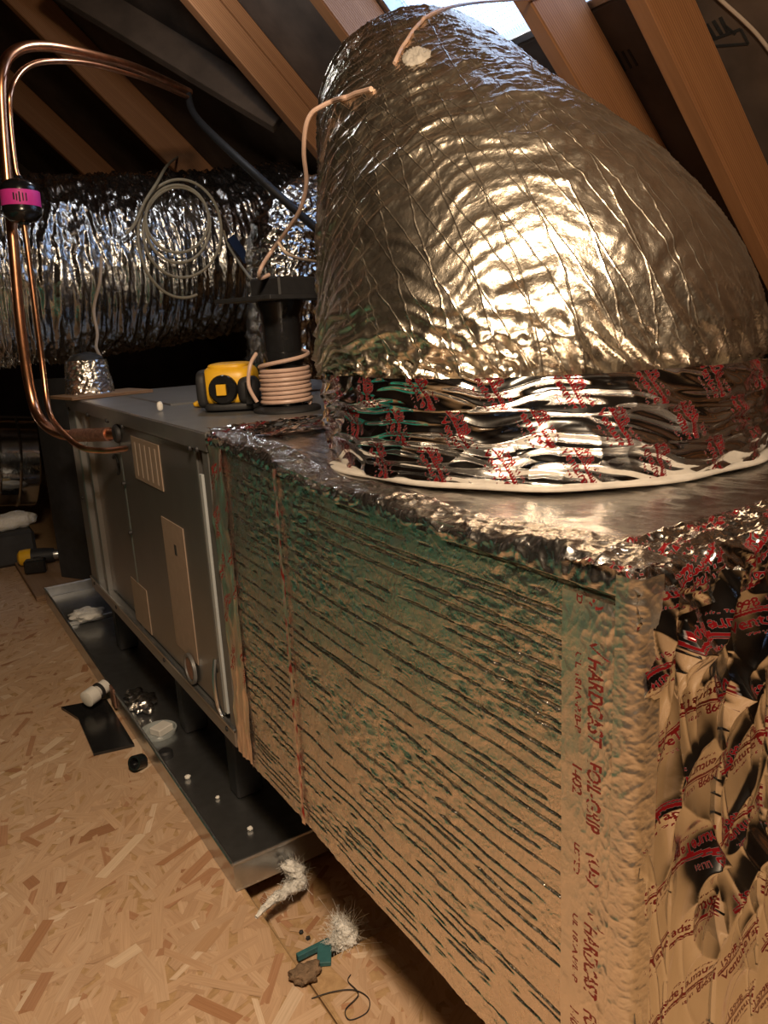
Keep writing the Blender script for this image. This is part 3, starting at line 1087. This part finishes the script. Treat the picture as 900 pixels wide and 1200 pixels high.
dr_ = MB().lathe(p, dd, [(0, .009), (Ld * .06, .012), (Ld * .10, .026), (Ld * .20, .038), (Ld * .26, .0405), (Ld * .33, .041), (Ld * .68, .041), (Ld * .74, .043), (Ld * .80, .041), (Ld * .92, .028), (Ld * .95, .012), (Ld, .009)], 32).build('filter_drier', M_BLACK, liquid, True)
MB().lathe(p + dd * .32, dd, [(0, .0415), (.001, .0418), (Ld * .30, .0418), (Ld * .30 + .001, .0415)], 32).build('pink_label', M_PINK, dr_, True)
# small printed marks on the pink label, facing the camera
to = CAM - (p + dd * .5)
to -= dd / Ld * to.dot(dd / Ld)
to /= np.linalg.norm(to)
sd = np.cross(dd / Ld, to)
mk = MB()
for (u, v0, v1, w) in ((-.012, .40, .56, .0012), (-.005, .40, .56, .0012), (.002, .38, .58, .0016), (.008, .42, .56, .0012), (.014, .40, .54, .0016)):
    a_ = u / .0421
    nrm = to * math.cos(a_) + sd * math.sin(a_)
    mk.obox(p + dd * (v0 + v1) / 2 + nrm * .0421, sd * math.cos(a_) - to * math.sin(a_), dd / Ld, nrm, (w, Ld * (v1 - v0) / 2, .0004))
mk.build('label_print', M_STAMP, dr_)

# ================================================================== THINGS ON THE AIR HANDLER
TZ = AZ1 + .0005
# black pipe stub with coil
pc = at(337, 478, 2, TZ + .004)
pc[2] = TZ + .0045
pipe = thing('vent_pipe', (pc[0], pc[1], TZ), 'black upright pipe stub with a wide flange plate on top', 'pipe')
MB().lathe(pc, (0, 0, 1), [(-.004, .062), (0, .062), (.003, .058), (.006, .036)], 36).build('base_flange', M_BLACKM, pipe, True)
MB().lathe(pc, (0, 0, 1), [(.002, .034), (.08, .034), (.081, .037), (.10, .037), (.101, .034), (.165, .034), (.185, .042), (.19, .042)], 36).build('pipe_body', M_BLACK, pipe, True)
MB().obox(pc + [0, 0, .1935], (.96, .28, 0), (-.28, .96, 0), (0, 0, 1), (.085, .075, .0035)).build('top_plate', M_BLACKM, pipe)
MB().obox(pc + [.02, .02, .214], (.96, .28, 0), (-.28, .96, 0), (0, 0, 1), (.045, .04, .017)).build('top_box', M_BLACKM, pipe)
coil = []
nt_ = 9.2
for k in range(340):
    f = k / 339
    an = f * nt_ * 2 * math.pi - .8
    rw = .0435 + .0015 * math.sin(an * .37)
    coil.append((pc[0] + rw * math.cos(an), pc[1] + rw * math.sin(an), TZ + .013 + f * .072 + (.016 * max(0, f - .93) / .07) * 1.4))
tail = [coil[-1], (pc[0] + .055, pc[1] - .02, TZ + .125), (pc[0] + .052, pc[1] + .02, TZ + .128)]
o = MB().tube(np.array(coil), .0037, 8).build('coiled_cable', M_WIREP, None, True)
tag(o, 'pinkish cable wound in a tight coil round the black pipe stub', 'cable')
# stray loop of the coil
lp = [(pc[0] - .045 - .012, pc[1] + .005, TZ + .02), (pc[0] - .068, pc[1] + .01, TZ + .05), (pc[0] - .062, pc[1] + .01, TZ + .085), (pc[0] - .044, pc[1] + .02, TZ + .105)]
o2 = MB().tube(lp, .0035, 8, 24).build('loose_loop', M_WIREP, o, True)

# yellow and black power tool lying on the cabinet
tc = at(272, 480, 2, TZ)
tx = np.array([RW[0][0], RW[1][0], 0])
tx /= np.linalg.norm(tx)
ty = np.array([-tx[1], tx[0], 0])
tool = thing('power_tool', (tc[0], tc[1], TZ), 'yellow and black power tool resting on the cabinet top', 'power tool')


def T3(u, v_, w):
    return tc + tx * u + ty * v_ + np.array([0, 0, w])


def rounded(sizes, n=10, power=3.2, seg=24):
    """superellipsoid point grid, half sizes"""
    ph, la = np.meshgrid(np.linspace(0, 2 * np.pi, seg, endpoint=False), np.linspace(-np.pi / 2, np.pi / 2, n))
    f = lambda x: np.sign(x) * np.abs(x) ** (2 / power)
    return f(np.cos(la)) * f(np.cos(ph)) * sizes[0], f(np.cos(la)) * f(np.sin(ph)) * sizes[1], f(np.sin(la)) * sizes[2]


def blob(name, c, ax, ay, az, sizes, mat, parent, power=3.2, jitter=0, seed=0, n=16, seg=32):
    x, y, z = rounded(sizes, n, power, seg)
    if jitter:
        k = 1 + jitter * (fbm(x / max(sizes) * 2.3 + 9 + seed, y / max(sizes) * 2.3 + z / max(sizes) * 1.9 + 7, 300 + seed, 3) - .5) * 2
        x, y, z = x * k, y * k, z * k
    V = np.array(c) + x[..., None] * np.array(ax) + y[..., None] * np.array(ay) + z[..., None] * np.array(az)
    return grid(name, V, mat, parent, wrap=True)


zu = np.array([0, 0, 1.])
blob('body', T3(0, .02, .046), tx, ty, zu, (.050, .06, .040), M_YEL, tool, 4)
blob('side_bumper', T3(-.047, .01, .042), tx, ty, zu, (.012, .05, .036), M_BLACKM, tool, 4)
blob('base', T3(.004, .02, .009), tx, ty, zu, (.052, .064, .0085), M_BLACKM, tool, 5)
blob('top_cap', T3(0, .02, .081), tx, ty, zu, (.038, .05, .008), M_YEL, tool, 4)
MB().lathe(T3(-.004, -.036, .042), -ty, [(0, .027), (.010, .027), (.014, .024), (.014, .012), (.010, .010)], 24).build('dial', M_BLACK, tool, True)
MB().obox(T3(-.006, -.052, .042), tx, ty, zu, (.009, .004, .010)).build('yellow_button', M_YEL, tool)
blob('grip', T3(.040, -.02, .038), tx, ty, zu, (.020, .034, .026), M_BLACKM, tool, 3)
MB().obox(T3(.045, -.055, .034), tx, ty, zu, (.006, .004, .020)).build('grip_rib', M_BLACK, tool)
cc = at(233, 477, 2, TZ)
o = blob('yellow_bit', cc + [0, 0, .0065], (.8, .6, 0), (-.6, .8, 0), zu, (.014, .007, .0062), M_YEL, None, 2.6, .2)
tag(o, 'tiny yellow plastic bit beside the power tool', 'plastic bit')
cc = at(188, 482, 2, TZ)
o = blob('wire_nut', cc + [0, 0, .010], (1, 0, 0), (0, 1, 0), zu, (.006, .006, .0095), M_WHITE, None, 2.6, .1)
tag(o, 'small pale wire connector near the cabinet edge', 'connector')

# foil duct stub with a cardboard flap at the far end of the cabinet
fb = at(88, 452, 1, 1.80)
stub = thing('foil_stub', (fb[0], fb[1], TZ), 'short crumpled foil stub standing on the far end of the cabinet', 'duct stub')
th = np.linspace(0, 2 * np.pi, 90, endpoint=False)
TH_, ZZ = np.meshgrid(th, np.linspace(0, 1, 40))
rr = (.060 - .010 * ZZ) * (1 + .12 * (fbm(np.cos(TH_) * 3 + 5, np.sin(TH_) * 3 + ZZ * 3 + 5, 251, 3) - .5) + .10 * (ridged(np.cos(TH_) * 5 + 8, np.sin(TH_) * 5 + ZZ * 4, 255, 2) - .3))
grid('foil_sleeve', np.stack([fb[0] + .035 + rr * np.cos(TH_), fb[1] + rr * np.sin(TH_), TZ + .008 + ZZ * .085], -1), M_EDGE, stub, wrap=True)
blob('dark_plug', (fb[0] + .035, fb[1], TZ + .085), (1, 0, 0), (0, 1, 0), zu, (.044, .044, .026), M_BLACKM, stub, 2.4, .25, 4)
o = MB().obox((fb[0] + .06, fb[1] - .02, TZ + .0045), (.97, .2, 0), (-.2, .97, 0), (0, 0, 1), (.11, .07, .004)).build('flat_board', M_PLANK)
tag(o, 'thin dark board lying under the foil stub', 'board')

# ================================================================== DUCTS BEHIND
def flex(name, pts, r, label, seed, n=150, seg=220, amp=.016, mat=None, group=None):
    P = curve(pts, n)
    t = np.gradient(P, axis=0)
    t /= np.linalg.norm(t, axis=1)[:, None]
    a = np.cross(t[0], [.13, .2, .97])
    th = np.linspace(0, 2 * np.pi, seg, endpoint=False)
    R_, N_ = [], []
    for i in range(n):
        a = a - t[i] * a.dot(t[i])
        a /= np.linalg.norm(a)
        b_ = np.cross(t[i], a)
        nn = np.cos(th)[:, None] * a + np.sin(th)[:, None] * b_
        R_.append(P[i] + r * nn)
        N_.append(nn)
    R_, N_ = np.array(R_), np.array(N_)
    L = np.concatenate([[0], np.cumsum(np.linalg.norm(np.diff(P, axis=0), axis=1))])
    T_, LL = np.meshgrid(th, L)
    c, s = np.cos(T_), np.sin(T_)
    h = amp * 1.3 * (ridged(LL * 20 + .6 * s, c * 1.6 + s * 1.1 + LL * 2, seed, 3) - .35) + amp * .8 * (ridged(LL * 55 + c, c * 3 + s * 2.4, seed + 3, 3) - .3) + amp * 1.2 * (fbm(LL * 5, c * 2 + s * 2, seed + 7, 2) - .5)
    V = R_ + N_ * h[..., None]
    o = thing(name, P[0], label, 'duct', group)
    grid('jacket', V, mat or M_JACKET, o, wrap=True)
    return o


DYc = 2.62
flex('flex_duct', [at(-260, 350, 1, DYc - .1), at(-60, 325, 1, DYc), at(60, 318, 1, DYc), at(180, 307, 1, DYc + .05), at(300, 292, 1, DYc + .1), at(345, 284, 1, DYc + .12)], .30,
     'fat horizontal crinkled foil duct crossing behind the air handler', 401, 420, 300)
dfoot = at(335, 445, 1, 2.03)
flex('flex_duct', [(dfoot[0] + .10, 2.03, .018), (dfoot[0] + .07, 2.03, .36), dfoot, at(335, 330, 1, 2.03), at(338, 285, 1, 2.03), at(362, 256, 1, 2.03), at(400, 250, 1, 2.03), at(430, 256, 1, 2.03)], .122,
     'dim crinkled foil duct rising toward the rafters behind the dome', 431, 220, 200, .011)
for k, (a0, a1) in enumerate([((232, 140), (375, 272))]):
    P = [at(220, 110, 1, 2.44), at(a0[0], a0[1], 1, 2.28), at(300, 205, 1, 1.84), at(a1[0], a1[1], 1, 1.80)]
    o = MB().tube(P, .012, 10, 24).build('insulated_line', M_BLACKM, None, True)
    tag(o, 'black insulated line slanting down from the copper pipe ends', 'pipe')

# silver sheet-metal duct low at the left, dark board beside it
c0, c1 = at(-160, 540, 1, 3.32), at(38, 540, 1, 3.32)
sv = thing('metal_duct', c0, 'shiny round sheet metal duct with seams low beside the dark board', 'duct')
ax_ = (c1 - c0)
L_ = np.linalg.norm(ax_)
ax_ /= L_
prof = []
for k in range(9):
    x = L_ * k / 8
    prof += [(x, .195), (x + .006, .201), (x + .012, .195)] if k < 8 else [(x, .195), (x + .01, .17)]
MB().lathe(c0, ax_, prof, 40).build('duct_shell', foil('bright duct metal', (.78, .80, .82), .14, 12, .35, .006), sv, True)
mb = MB()
bd = thing('duct_board', at(75, 660, 1, 2.52), 'dark upright duct board panel between metal duct and cabinet', 'panel')
pa, pb = at(52, 500, 1, 2.60), at(92, 500, 1, 2.46)
nv = np.cross(pb - pa, [0, 0, 1])
nv /= np.linalg.norm(nv)
ud = (pb - pa) / np.linalg.norm(pb - pa)
mb.obox([(pa[0] + pb[0]) / 2, (pa[1] + pb[1]) / 2, .38], ud, nv, (0, 0, 1), (np.linalg.norm(pb - pa) / 2 + .02, .012, .3605)).build('panel', M_BOARD, bd)
MB().obox([pb[0], pb[1], .371] + ud * .024, ud, nv, (0, 0, 1), (.005, .016, .3695)).build('metal_edge', M_CABD, bd)
rg = at(12, 611, 1, 3.05)
o = blob('white_rag', rg, (1, 0, 0), (0, 1, 0), zu, (.10, .06, .035), M_FLUFF, None, 2.4, .3, 8)
tag(o, 'white cloth bundle strapped below the shiny metal duct', 'cloth')
o = MB().box((rg[0] - .2, rg[1] - .10, .0015), (rg[0] + .07, rg[1] + .12, rg[2] - .027)).build('dark_crate', M_BOARD)
tag(o, 'dark low crate holding up the white cloth bundle', 'crate')

# floor things at the far left
pk = thing('floor_plank', at(55, 680, 2, 0), 'brown loose plank lying beyond the end of the drain pan', 'plank')
p0, p1 = at(12, 655, 2, .0), at(52, 690, 2, .0)
q0 = at(95, 668, 2, 0)
d1 = (p1 - p0) / np.linalg.norm(p1 - p0)
MB().obox([.005, 2.685, .0105], (0, 1, 0), (-1, 0, 0), (0, 0, 1), (.255, .10, .009)).build('board', M_PLANK, pk)
dl = at(44, 652, 1, 2.84)
dz = .0205
drill = thing('cordless_drill', (dl[0], dl[1], dz), 'yellow and black drill lying on the loose plank', 'drill')
dx_ = np.array([.95, -.3, 0]) / np.linalg.norm([.95, -.3])
dy_ = np.array([-dx_[1], dx_[0], 0])
b0 = np.array([dl[0], dl[1], dz + .034])
MB().lathe(b0 - dx_ * .07, dx_, [(0, .020), (.008, .030), (.03, .033), (.05, .033)], 20).build('motor_housing', M_YEL, drill, True)
MB().lathe(b0 - dx_ * .02, dx_, [(0, .033), (.05, .030), (.08, .026)], 20).build('gear_case', M_BLACKM, drill, True)
MB().lathe(b0 + dx_ * .06, dx_, [(0, .020), (.03, .019), (.045, .012)], 20).build('chuck', M_GALV, drill, True)
MB().obox(b0 + dy_ * -.06 + dx_ * .0 - zu * .012, dx_, dy_, zu, (.018, .045, .018), .008).build('handle', M_BLACKM, drill)
MB().obox(b0 + dy_ * -.115 + dx_ * .01 - zu * .006, dx_, dy_, zu, (.038, .022, .026), .006).build('battery', M_BLACK, drill)

# ================================================================== DRAIN PAN SURROUNDINGS
o = raw('black_mat', *(lambda pts: ([(*p[:2], .0022) for p in pts] + [(*p[:2], .0085) for p in pts],
                                    [list(range(5))[::-1], list(range(5, 10))] + [[i, (i + 1) % 5, 5 + (i + 1) % 5, 5 + i] for i in range(5)]))(
    [at(72, 832, 2, 0), at(92, 845, 2, 0), at(110, 887, 2, 0), at(158, 876, 2, 0), at(125, 822, 2, 0)]), M_BLACK)
tag(o, 'glossy black rubber flap lying on the floor beside the drain pan', 'rubber flap')
pv = at(112, 812, 2, .045)
pvc = thing('pvc_fitting', (pv[0], pv[1], .03), 'white plastic float switch fitting clipped on the pan rim', 'fitting')
axp = np.array([.85, .5, 0.12])
MB().lathe(pv - axp * .03, axp, [(0, .016), (.002, .020), (.028, .020), (.030, .016), (.034, .014), (.045, .014), (.046, .017), (.062, .017), (.063, .012)], 24).build('socket', M_WHITE, pvc, True)
MB().lathe(pv + axp * .008, axp, [(0, .0195), (.006, .0195)], 24).build('band', M_BLACKM, pvc, True)
MB().box((PX0 - .006, pv[1] - .045, .012), (PX0 - .001, pv[1] - .01, PH + .008)).build('clip', M_COPD, pvc)
cpn = at(162, 897, 2, .012)
o = MB().lathe((cpn[0], cpn[1], .0195), (-.75, -.55, .35), [(-.012, .012), (-.012, .0155), (.012, .0155), (.012, .011), (-.004, .010)], 24).build('rubber_grommet', M_BLACK, None, True)
tag(o, 'small black rubber ring on the floor touching the drain pan', 'ring')
o = MB().lathe((PX0 + .03, cpn[1] + .01, .0042), (0, 0, 1), [(0, .016), (.012, .016), (.016, .012)], 20).build('pan_drain_cap', M_BLACKM, None, True)
tag(o, 'dark plug sitting in the drain pan opposite the rubber ring', 'plug')


def crumple(name, c, sizes, mat, label, cat, seed, jit=.45, ax=(1, 0, 0), ay=(0, 1, 0), group=None):
    o = blob(name, c, ax, ay, zu, sizes, mat, None, 2.2, jit, seed, 22, 40)
    return tag(o, label, cat, group)


fs = at(160, 826, 2, .012)
crumple('foil_scrap', (max(fs[0], -.020), fs[1], .020), (.035, .05, .0145), M_EDGE, 'crumpled ball of foil tape lying in the drain pan', 'foil scrap', 3, .7)
dc = at(186, 857, 2, .01)
dish = thing('plastic_dish', (dc[0], dc[1], .004), 'round cloudy plastic cup with a white block inside the drain pan', 'dish')
MB().lathe((dc[0], dc[1], .0043), zu, [(0, .036), (.010, .040), (.012, .040), (.012, .037), (.003, .034)], 32).build('cup', M_GLASS, dish, True)
MB().obox((dc[0] + .006, dc[1] - .004, .016), (.9, .43, 0), (-.43, .9, 0), zu, (.020, .016, .008)).build('white_block', M_WHITE, dish)
i1 = at(82, 728, 2, .022)
crumple('insulation_tuft', (i1[0] + .050, i1[1], .034), (.05, .05, .012), M_FLUFF, 'flat pale insulation scrap at the far end of the drain pan', 'insulation', 5)
for px, py, s in ((220, 912, .006), (293, 972, .005), (255, 935, .004)):
    c = at(px, py, 2, .006)
    crumple('debris_crumb', (c[0], c[1], .0042 + s * .8), (s, s * .8, s * .7), M_WHITE, 'tiny pale crumb on the bottom of the drain pan', 'crumb', int(px), .4, group='crumbs in the drain pan')

# insulation fluff and scraps by the floor gap
i2 = at(338, 1038, 2, -.01)


def wisp(name, pts, r, label, seed):
    P = curve(pts, 60)
    th = np.linspace(0, 2 * np.pi, 26, endpoint=False)
    rr = np.interp(np.linspace(0, 1, 60), np.linspace(0, 1, len(r)), r)
    t = np.gradient(P, axis=0)
    t /= np.linalg.norm(t, axis=1)[:, None]
    a = np.cross(t[0], [.2, .1, .97])
    out = []
    for i in range(60):
        a = a - t[i] * a.dot(t[i])
        a /= np.linalg.norm(a)
        b_ = np.cross(t[i], a)
        k = rr[i] * .8 * (1 + 1.7 * (fbm(np.cos(th) * 1.6 + 5 + i * .22, np.sin(th) * 1.6 + 5, seed, 3) - .5))
        out.append(P[i] + k[:, None] * (np.cos(th)[:, None] * a + np.sin(th)[:, None] * b_))
    o = thing(name, P[0], label, 'insulation')
    grid('clump', np.array(out), M_FLUFF, o, wrap=True)
    r_ = np.random.default_rng(seed)
    mb = MB()
    for k in range(520):
        i = r_.integers(4, 56)
        d_ = r_.normal(0, 1, 3)
        d_ /= np.linalg.norm(d_)
        d_[2] = abs(d_[2]) * .8
        q = P[i] + d_ * rr[i] * .6
        L_ = rr[i] * r_.uniform(.5, 1.2)
        mb.tube([q, q + d_ * L_ * .5 + r_.normal(0, .3, 3) * L_ * .3, q + d_ * L_ * .8 + r_.normal(0, .6, 3) * L_], .0002, 3, 5, cap=False)
    f = mb.build('fibres', M_FLUFF, o)
    f['kind'] = 'stuff'
    return o


wisp('insulation_tuft', [at(300, 1075, 2, .004), at(318, 1056, 2, .003), at(335, 1045, 1, .662), at(351, 1034, 1, .678), at(345, 1021, 1, .686), at(333, 1012, 1, .692)], [.003, .007, .010, .013, .015, .008],
     'stringy white insulation wisp at the end of the drain pan', 501)
wisp('insulation_tuft', [at(385, 1108, 2, -.012), at(398, 1104, 2, .0), at(404, 1096, 2, .008), at(400, 1085, 2, .016), at(392, 1078, 2, .02)], [.005, .016, .019, .014, .004],
     'upright white insulation puff beside the teal strip', 507)
c = at(362, 1148, 2, .006)
crumple('insulation_tuft', (c[0], c[1] + .01, .010), (.022, .016, .009), M_DEBRIS, 'low dusty clump at the floor joint below the teal strip', 'insulation', 9)
pa, pb = at(348, 1120, 2, -.035), at(386, 1101, 2, -.035)
dd = (pb - pa)
ld = np.linalg.norm(dd)
dd /= ld
o = MB().obox((pa + pb) / 2 + [0, 0, -.003], dd, np.cross(zu, dd), zu, (ld / 2, .004, .005)).build('teal_strip', M_TEALD)
tag(o, 'short teal strip lying in the gap between floor panels', 'strip')
c = at(385, 1128, 2, .002)
o = MB().obox((c[0], c[1] + .012, .0045), (.5, .86, 0), (-.86, .5, 0), zu, (.016, .010, .0035)).build('blue_chip', M_TEALD)
tag(o, 'flat blue chip at the foot of the upright insulation puff', 'chip')
hair = [at(365, 1170, 2, .003), at(390, 1162, 2, .004), at(415, 1160, 2, .005), at(432, 1170, 2, .004), at(430, 1186, 2, .003), at(410, 1195, 2, .003), at(405, 1183, 2, .004), at(420, 1165, 2, .006), at(408, 1150, 2, .004), at(411, 1142, 2, .003)]
o = MB().tube(hair, .0007, 6, 80).build('thin_wire', M_BLACKM, None, True)
tag(o, 'thin dark wire curled on the floor near the plenum underside', 'wire')
for px, py in ((353, 1093), (361, 1100)):
    c = at(px, py, 2, -.047)
    crumple('dark_pebble', (c[0], c[1], -.0455), (.0035, .003, .003), M_BLACKM, 'tiny dark crumb on the lower floor panel', 'crumb', px, .3, group='crumbs on the lower floor panel')

# ================================================================== CABLES
def cable(name, pts, r, mat, label, n=120, group=None):
    o = MB().tube(pts, r, 8, n).build(name, mat, None, True)
    return tag(o, label, 'cable', group)


from mathutils.bvhtree import BVHTree


def tree_of(obj):
    return BVHTree.FromPolygons([obj.matrix_world @ v_.co for v_ in obj.data.vertices], [tuple(p_.vertices) for p_ in obj.data.polygons])


def seen(tree, px, py):
    """first point of a surface behind a photograph pixel, or None"""
    d = Vector(RW @ np.array([(px - 450) / FPX, -(py - 600) / FPX, -1.0])).normalized()
    hit = tree.ray_cast(Vector(CAM), d)
    return None if hit[0] is None else np.array(hit[0])


bpy.context.view_layer.update()
dome_tree = tree_of([c for c in duct.children if c.name.startswith('jacket')][0])


def on_dome(px, py, r):
    """cable centre lying on the dome at this pixel"""
    p = seen(dome_tree, px, py)
    q = dome_tree.find_nearest(Vector(p))
    n_ = np.array(q[1])
    if n_.dot(CAM - p) < 0:
        n_ = -n_
    return np.array(q[0]) + n_ * r * .9


# over the dome: the cable follows the foil, crosses its crest and runs on to the rafter by the vent
lay = [on_dome(px, py, .003) for px, py in ((500, 22), (494, 28), (488, 34), (482, 42), (477, 50), (472, 58), (467, 68), (463, 76))]
cr = lay[0]
cable('cable', [at(640, -2, 1, 1.07), at(600, 0, 1, 1.03), at(560, 3, 1, .97), at(525, 9, 1, cr[1] + .06)] + lay, .0026, M_WIREP,
      'pinkish cable draped over the top of the foil dome', 140)
lay = [on_dome(px, py, .0035) for px, py in ((437, 106), (428, 109), (419, 111), (410, 114), (401, 117), (393, 119))]
y0 = lay[-1][1]
cable('cable', lay + [at(378, 124, 1, y0 + .01), at(365, 133, 1, y0 + .02), at(358, 150, 1, y0 + .03), at(356, 180, 1, y0 + .05), at(359, 215, 1, y0 + .08), at(352, 245, 1, y0 + .12), at(335, 272, 1, y0 + .18), at(318, 295, 1, y0 + .24), at(306, 314, 1, .94), at(304, 326, 1, .955), (.197, .965, .9592)], .0034, M_WIREP,
      'pinkish cable hanging down from the left flank of the foil dome', 150)
cable('cable', [at(326, 284, 1, y0 + .21), at(335, 296, 1, y0 + .20), at(350, 303, 1, y0 + .22), at(366, 306, 1, y0 + .27), at(380, 308, 1, y0 + .34), at(392, 312, 1, y0 + .38)], .0028, M_WIRE, 'short pale cable loop poking out behind the dome', 40)
pcam = (dome_V - CAM) @ RW
ppx = np.stack([450 + FPX * pcam[..., 0] / -pcam[..., 2], 600 - FPX * pcam[..., 1] / -pcam[..., 2]], -1)
dist = np.linalg.norm(ppx - (488, 66), axis=-1) + 60 * np.linalg.norm(dome_V - CAM, axis=-1)
pi_, pj_ = np.unravel_index(dist.argmin(), dist.shape)
ii, jj = np.arange(pi_ - 10, pi_ + 11), np.arange(pj_ - 11, pj_ + 12) % na
sub, nsub = dome_V[np.ix_(ii, jj)], dome_N[np.ix_(ii, jj)]
gi, gj = np.meshgrid(np.linspace(-1, 1, 21), np.linspace(-1, 1, 23), indexing='ij')
lift = (.004 + .010 * (ridged(gi * 3 + 3, gj * 3 + 5, 601, 2) - .3)) * np.clip(1.0 - gi ** 2 - gj ** 2, 0, 1) - .003 * (gi ** 2 + gj ** 2 + .8 * fbm(gi * 2 + 3, gj * 2 + 3, 605, 2) > 1.2)
grid('tape_patch', sub + nsub * lift[..., None], M_CAULK, duct)
# coil on the horizontal duct
big_tree = tree_of([c for c in bpy.data.objects['flex_duct'].children][0])
# smooth front of the crinkled duct, sampled by height in the photograph
sy = np.arange(222, 400, 6)
sd_ = [[h_[1] for h_ in (seen(big_tree, px, py) for px in (110, 150, 190, 230, 260)) if h_ is not None] for py in sy]
sy, sd_ = np.array([y_ for y_, d_ in zip(sy, sd_) if d_]), [min(d_) for d_ in sd_ if d_]
front = np.polyfit(sy, sd_, 3)


def on_duct(px, py, gap=.012):
    return at(px, py, 1, float(np.polyval(front, min(max(py, sy.min()), sy.max()))) - gap)


cw = []
cxp, cyp = 213, 278
for k in range(200):
    f = k / 199
    an = 2 * math.pi * f * 3.4 + 1.2
    lp_ = f * 3.0
    rx, ry = 50 - 6 * lp_ + 3 * math.sin(f * 9), 68 - 12 * lp_ + 4 * math.cos(f * 7)
    cw.append(on_duct(cxp - 4 * lp_ + 4 * f + rx * math.cos(an), cyp - 8 * lp_ + ry * math.sin(an), .010 + .012 * f))
cable('cable_coil', np.array(cw), .0048, M_WIRED, 'loose coil of olive grey cable hanging in front of the horizontal duct', 400)
cable('cable', [on_duct(148, 274, .020), on_duct(158, 262, .028), on_duct(170, 236, .032), on_duct(184, 214, .032), at(193, 198, 1, 2.55), at(200, 190, 1, 2.92), at(208, 184, 1, 3.282)], .005, M_WIRED, 'cable end leading up from the coil to the rafter', 60)
cable('cable', [on_duct(262, 270), on_duct(268, 288), at(279, 306, 1, 2.05), at(292, 324, 1, 1.7), at(303, 335, 1, 1.3), (.200, 1.015, .9598)], .004, M_WIRED, 'cable end trailing down from the coil toward the black pipe', 60)
cable('cable', [on_duct(119, 300, .018), on_duct(117, 330, .026), on_duct(110, 362, .034), at(114, 390, 1, 2.30), at(113, 408, 1, 2.20), at(121, 424, 1, 2.05), at(123, 440, 1, 1.90), at(126, 453, 2, TZ + .0045)], .005, M_WIRE, 'white cable hanging down the front of the horizontal duct', 60)
o = MB().obox(on_duct(280, 292, .004), (.6, .1, -.78), (0, 1, 0), (.78, 0, .6), (.05, .006, .016)).build('blue_tag', plain('blue label', (.012, .03, .10), .5, 0, .1, 40, 0))
tag(o, 'dark blue tag lying on the duct below the cable coil', 'tag')
cable('cable', [on_deck(*p_) - UP * .0045 for p_ in ((835, -12), (850, 2), (870, 20), (888, 38), (905, 60), (925, 90))], .004, M_WIRE, 'grey cable clipped under the roof sheathing', 30)

# unseen teal totes added to put a teal reflection into the creased foil
def make_added_tote(y, label):
    tote = thing('added_tote', (-.86, y, .001), label, 'tote', 'added teal reflection totes')
    V, F = [], []
    for z, s_ in ((.002, .90), (.33, 1.0), (.33, .95), (.02, .86)):
        for sx, sy in ((-1, -1), (1, -1), (1, 1), (-1, 1)):
            V.append((-.86 + sx * .22 * s_, y + sy * .31 * s_, z))
    for k in range(3):
        for j in range(4):
            F.append((k * 4 + j, k * 4 + (j + 1) % 4, k * 4 + 4 + (j + 1) % 4, k * 4 + 4 + j))
    F += [(3, 2, 1, 0), (12, 13, 14, 15)]
    raw('tub', V, F, M_TEAL, tote)
    MB().obox((-.86, y, .342), (1, 0, 0), (0, 1, 0), zu, (.23, .32, .011), .006).build('lid', M_TEAL, tote)


make_added_tote(1.12, 'unseen teal tote added for its reflection in the plenum side foil')
make_added_tote(1.80, 'unseen teal tote added for the foil reflection, opposite the air handler door')
